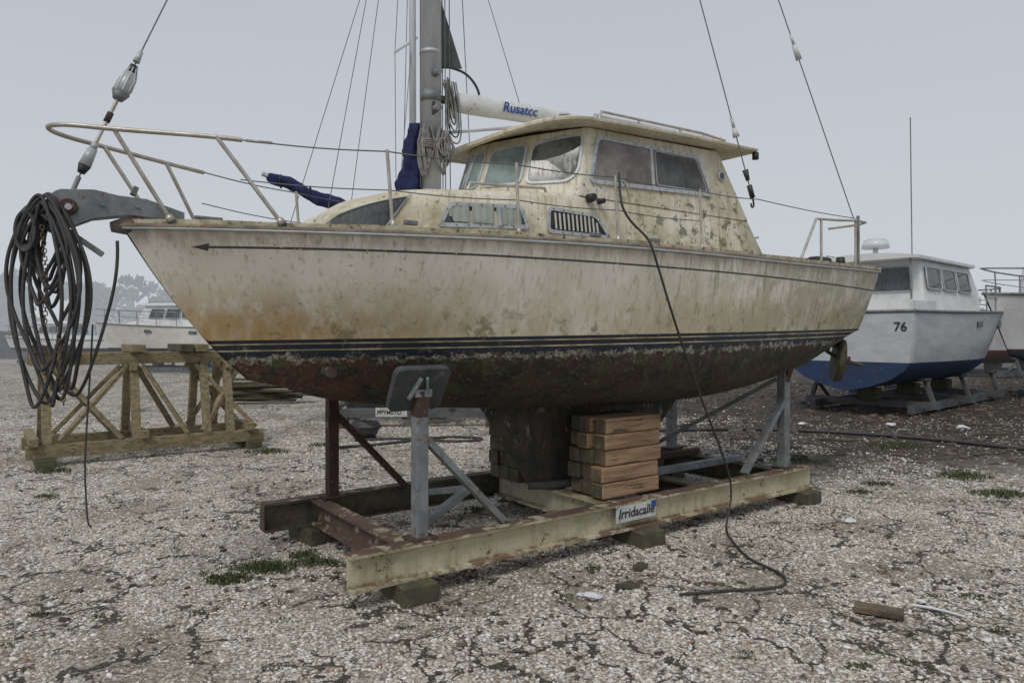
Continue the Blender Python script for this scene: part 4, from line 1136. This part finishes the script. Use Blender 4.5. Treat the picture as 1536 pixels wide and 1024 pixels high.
vs=[];fs=[]
def clump(cx,cy,r,n,h):
    for _ in range(n):
        a=random.uniform(0,6.28); d=r*random.random()**.6; x=cx+d*math.cos(a)*1.6; y=cy+d*math.sin(a)
        th=random.uniform(0,6.28); hh=h*random.uniform(.4,1)*(1-.5*d/r); w=random.uniform(.003,.007)
        ln=random.uniform(.2,1.0)*hh; ph=random.uniform(0,6.28)
        k=len(vs); dx,dy=math.cos(th)*w,math.sin(th)*w
        vs.extend([(x-dx,y-dy,0),(x+dx,y+dy,0),(x+dx*.7+ln*.4*math.cos(ph),y+dy*.7+ln*.4*math.sin(ph),hh*.6),(x+ln*math.cos(ph),y+ln*math.sin(ph),hh)])
        fs.append((k,k+1,k+2,k+3))
for cx,cy,r,n,h in ((-1.9,4.78,.10,420,.06),(-1.72,5.0,.14,560,.07),(-1.42,5.12,.11,350,.065),(-1.55,5.3,.08,160,.06),(-4.7,7.2,.08,150,.05),(3.6,7.4,.1,200,.05),(4.0,7.8,.12,250,.06),(5.0,7.3,.2,400,.08),(5.2,8.2,.2,350,.1),(1.72,3.53,.05,100,.03),(-3.4,9.9,.2,300,.1),(-5.5,8.5,.15,250,.09),(-2.8,10.5,.15,200,.08),(.2,7.9,.15,200,.07),(-.6,4.0,.04,40,.03),(3.7,9.2,.25,250,.1),(5.6,10.4,.3,350,.12),(-.35,6.7,.08,120,.05),(.6,5.0,.06,60,.04),(7.5,9.5,.3,350,.12)):
    clump(cx,cy,r,n,h)
for _ in range(260):
    d=random.uniform(3.4,16); clump(d*random.uniform(-.75,.8),d,random.uniform(.02,.06),random.randint(8,35),.035)
mesh('weeds',vs,fs,M['leaf'])
def lump(name,loc,r,mat,seed=0,fl=.5):
    rd=random.Random(seed); vs=[];fs=[];A=7;B_=5
    for i in range(B_+1):
        th=math.pi*i/B_
        for k in range(A):
            ph=2*math.pi*k/A; q=r*(1+rd.uniform(-.35,.35)); vs.append((q*math.sin(th)*math.cos(ph)*1.4,q*math.sin(th)*math.sin(ph),r*fl+q*fl*math.cos(th)))
    for i in range(B_):
        for k in range(A): fs.append((i*A+k,i*A+(k+1)%A,(i+1)*A+(k+1)%A,(i+1)*A+k))
    o=mesh(name,vs,fs,mat,smooth=False); o.location=loc; fixn(o); return o
for i,(x,y,r) in enumerate(((.50,4.41,.040),(.44,4.45,.024),(2.94,6.2,.035),(6.7,12.6,.06),(2.5,4.35,.02),(7.7,12.2,.07),(5.2,12.8,.05),(2.2,12.3,.08),(-1.75,6.0,.02))): lump('plastic_scrap',(x,y,.01),r,M['litter'],i)
o=box('wood_offcut',(0,0,.03),(.26,.11,.035),M['endgrain'],None,bevel=.004); o.location=(2.15,4.18,0); o.rotation_euler=(0,0,-.5)
for i,(x,y,l,a_) in enumerate(((.75,4.62,.16,.2),(.9,5.0,.12,1.0),(-.75,6.9,.2,.4),(4.9,6.6,.15,.1),(6.4,9.7,.4,.6),(5.0,11.0,.5,-.3),(7.8,11.6,.6,.2),(8.4,12.8,.8,-.2),(6.2,13.2,.5,.9))):
    o=box('wood_offcut',(0,0,.02),(l,.04+.03*(i%3),.025),M['oldwood'],None,bevel=.002); o.location=(x,y,0); o.rotation_euler=(0,0,a_)
tube('plastic_strip',[(2.42,4.3,.015),(2.55,4.22,.02),(2.62,4.12,.015)],.008,M['litter'],None,smooth=True)
vs=[];fs=[]
for _ in range(2600):
    x=random.uniform(2.5,20); y=random.uniform(9.0,24); l=random.uniform(.02,.10); w=random.uniform(.015,.05); h=random.uniform(.01,.04); a_=random.uniform(0,3.14)
    if _<350: x=random.uniform(-3,3); y=random.uniform(3.4,9); l*=.35; w*=.35; h*=.4
    k=len(vs); c,s=math.cos(a_),math.sin(a_)
    for zz,q in ((0,1),(h,.8)):
        for i,j in ((-1,-1),(1,-1),(1,1),(-1,1)): vs.append((x+(i*l*c-j*w*s)*q,y+(i*l*s+j*w*c)*q,zz+random.uniform(0,.01)))
    fs+=[(k+4,k+5,k+6,k+7),(k,k+1,k+5,k+4),(k+1,k+2,k+6,k+5),(k+2,k+3,k+7,k+6),(k+3,k,k+4,k+7)]
mesh('debris',vs,fs,mk('debris_mix',(.06,.045,.035),(.16,.13,.10),.9,.9,lo=.45,hi=.6,spot=(.40,.40,.40),spot_t=.60,spot_s=3))
tube('hose',[(1.5,11.9,.03),(2.6,11.95,.03),(4.0,12.2,.03),(5.3,11.8,.03),(6.5,11.0,.03),(7.2,9.95,.03),(8.6,8.9,.03),(10,8.5,.03)],.03,M['cable'],None,smooth=True)
tube('hose',[(-2.4,10.9,.02),(-1.6,11.2,.02),(-.9,10.7,.02),(-.3,11.0,.02),(-1.0,11.4,.02),(-2.0,10.4,.02),(-2.7,10.2,.02),(-2.5,9.9,.02)],.022,M['cable'],None,smooth=True)
lump('rubbish_bag',(-2.3,11.2,0),.18,M['black'],3,.8)

fe=empty('wooden_fence',(-62,46,0),0)
for i in range(128):
    x=i*.25; bar('picket',(x,0,0),(x,0,1.75+random.uniform(-.05,.05)),.23,.03,M['fence'],fe,bevel=0,up=(0,1,0))
for z in (.4,1.4): bar('fence_rail',(0,.05,z),(32,.05,z),.05,.1,M['fence'],fe,bevel=0)

T_=[]
for i in range(150):
    x=-150+i*2.4+rng.uniform(-1,1); y=rng.uniform(112,140)
    if x<-30: h=rng.uniform(8.5,12.5)+1.2*math.sin(i*.33)+(x<-62)*1.5
    else: h=rng.uniform(6.5,9.5)
    T_.append((x,y,h))
V=[];F=[]
for (x,y,h) in T_:
    k=len(V)
    for zz,r in ((0,.35),(h*.6,.15)):
        for q in range(5): V.append((x+r*math.cos(q*1.257),y+r*math.sin(q*1.257),zz))
    for q in range(5): F.append((k+q,k+(q+1)%5,k+5+(q+1)%5,k+5+q))
    nb=rng.integers(9,14)
    for b_i in range(nb):
        bx=x+rng.normal(0,1.6); by=y+rng.normal(0,1.2); bzz=h*rng.uniform(.08,.88); br=rng.uniform(1.1,2.0)*(1.15-.4*bzz/h)
        for _ in range(60):
            dv=rng.normal(size=3); dv/=np.linalg.norm(dv); rr=br*rng.uniform(.6,1.1)
            c=np.array((bx,by,bzz))+dv*rr*np.array((1.1,1,.8))
            u=rng.normal(size=3)*.32; w=rng.normal(size=3)*.32
            k=len(V); V+= [tuple(c-u),tuple(c+w),tuple(c+u),tuple(c-w)]; F.append((k,k+1,k+2,k+3))
mesh('distant_trees',V,F,M['tree'])

# ------------------------------------------------------------ mist bank (absorption, plus emission standing in for scattered sky light), stands beyond the yard
fm=bpy.data.materials.new('emissive_fog'); fm.use_nodes=True; nt=fm.node_tree; nt.nodes.clear()
om=nt.nodes.new('ShaderNodeOutputMaterial'); va=nt.nodes.new('ShaderNodeVolumeAbsorption'); em=nt.nodes.new('ShaderNodeEmission'); ad=nt.nodes.new('ShaderNodeAddShader')
DN=.0062
va.inputs['Color'].default_value=(0,0,0,1); va.inputs['Density'].default_value=DN
em.inputs['Color'].default_value=(.57,.605,.65,1); em.inputs['Strength'].default_value=DN  # self-glow in sky colour gives the haze, nothing is scattered
nt.links.new(va.outputs[0],ad.inputs[0]); nt.links.new(em.outputs[0],ad.inputs[1]); nt.links.new(ad.outputs[0],om.inputs['Volume'])
x0,x1,y0,y1,z0,z1=-390,390,24,690,-.5,45
mesh('emissive_fog',[(x0,y0,z0),(x1,y0,z0),(x1,y1,z0),(x0,y1,z0),(x0,y0,z1),(x1,y0,z1),(x1,y1,z1),(x0,y1,z1)],[(3,2,1,0),(4,5,6,7),(0,1,5,4),(1,2,6,5),(2,3,7,6),(3,0,4,7)],fm)

# ------------------------------------------------------------ sky & light & camera
w=bpy.data.worlds.new("World"); scn.world=w; w.use_nodes=True
nt=w.node_tree; t=NT(nt); bg=nt.nodes['Background']; out=nt.nodes['World Output']
sky=t.n('ShaderNodeTexSky'); sky.sky_type='NISHITA'; sky.sun_disc=False
sky.sun_elevation=math.radians(50); sky.sun_rotation=math.radians(200); sky.dust_density=4; sky.air_density=1.5
hs=t.n('ShaderNodeHueSaturation'); hs.inputs['Saturation'].default_value=.35; t.put(hs.inputs['Color'],sky.outputs[0])
t.put(bg.inputs[0],hs.outputs[0]); bg.inputs[1].default_value=.06
tc=t.n('ShaderNodeTexCoord'); zc=t.sep(tc.outputs['Generated'])[2]
cl=t.noise(t.vm('MULTIPLY',tc.outputs['Generated'],(1,1,2.5)),1.6,4,.5)
gc=t.mix(t.ss(zc,-.02,.50),(.58,.61,.665),(.46,.495,.575))
gc=t.mix(t.mul(t.ss(cl,.3,.7),.18),gc,(.64,.665,.715))
bg2=t.n('ShaderNodeBackground'); t.put(bg2.inputs[0],gc); bg2.inputs[1].default_value=1.0
mx=t.n('ShaderNodeMixShader'); mx.inputs[0].default_value=.88
nt.links.new(bg.outputs[0],mx.inputs[1]); nt.links.new(bg2.outputs[0],mx.inputs[2]); nt.links.new(mx.outputs[0],out.inputs[0])
sl=bpy.data.lights.new('sun','SUN'); sl.energy=1.5; sl.angle=math.radians(22); sl.color=(1,.96,.89)
so=bpy.data.objects.new('sun',sl); COL.objects.link(so)
az=math.radians(200); el=math.radians(50)
dirv=Vector((math.sin(az)*math.cos(el),math.cos(az)*math.cos(el),math.sin(el)))
so.rotation_euler=dirv.to_track_quat('Z','Y').to_euler()
cam=bpy.data.cameras.new('camera'); co_=bpy.data.objects.new('camera',cam); COL.objects.link(co_)
co_.location=(0,0,1.65); co_.rotation_euler=(math.radians(90),0,0)
cam.lens=1070/1536*36; cam.sensor_width=36; cam.shift_y=-12/1536; cam.clip_end=2000; cam.clip_start=.05
scn.camera=co_
scn.view_settings.view_transform='Standard'; scn.view_settings.look='None'; scn.view_settings.exposure=0
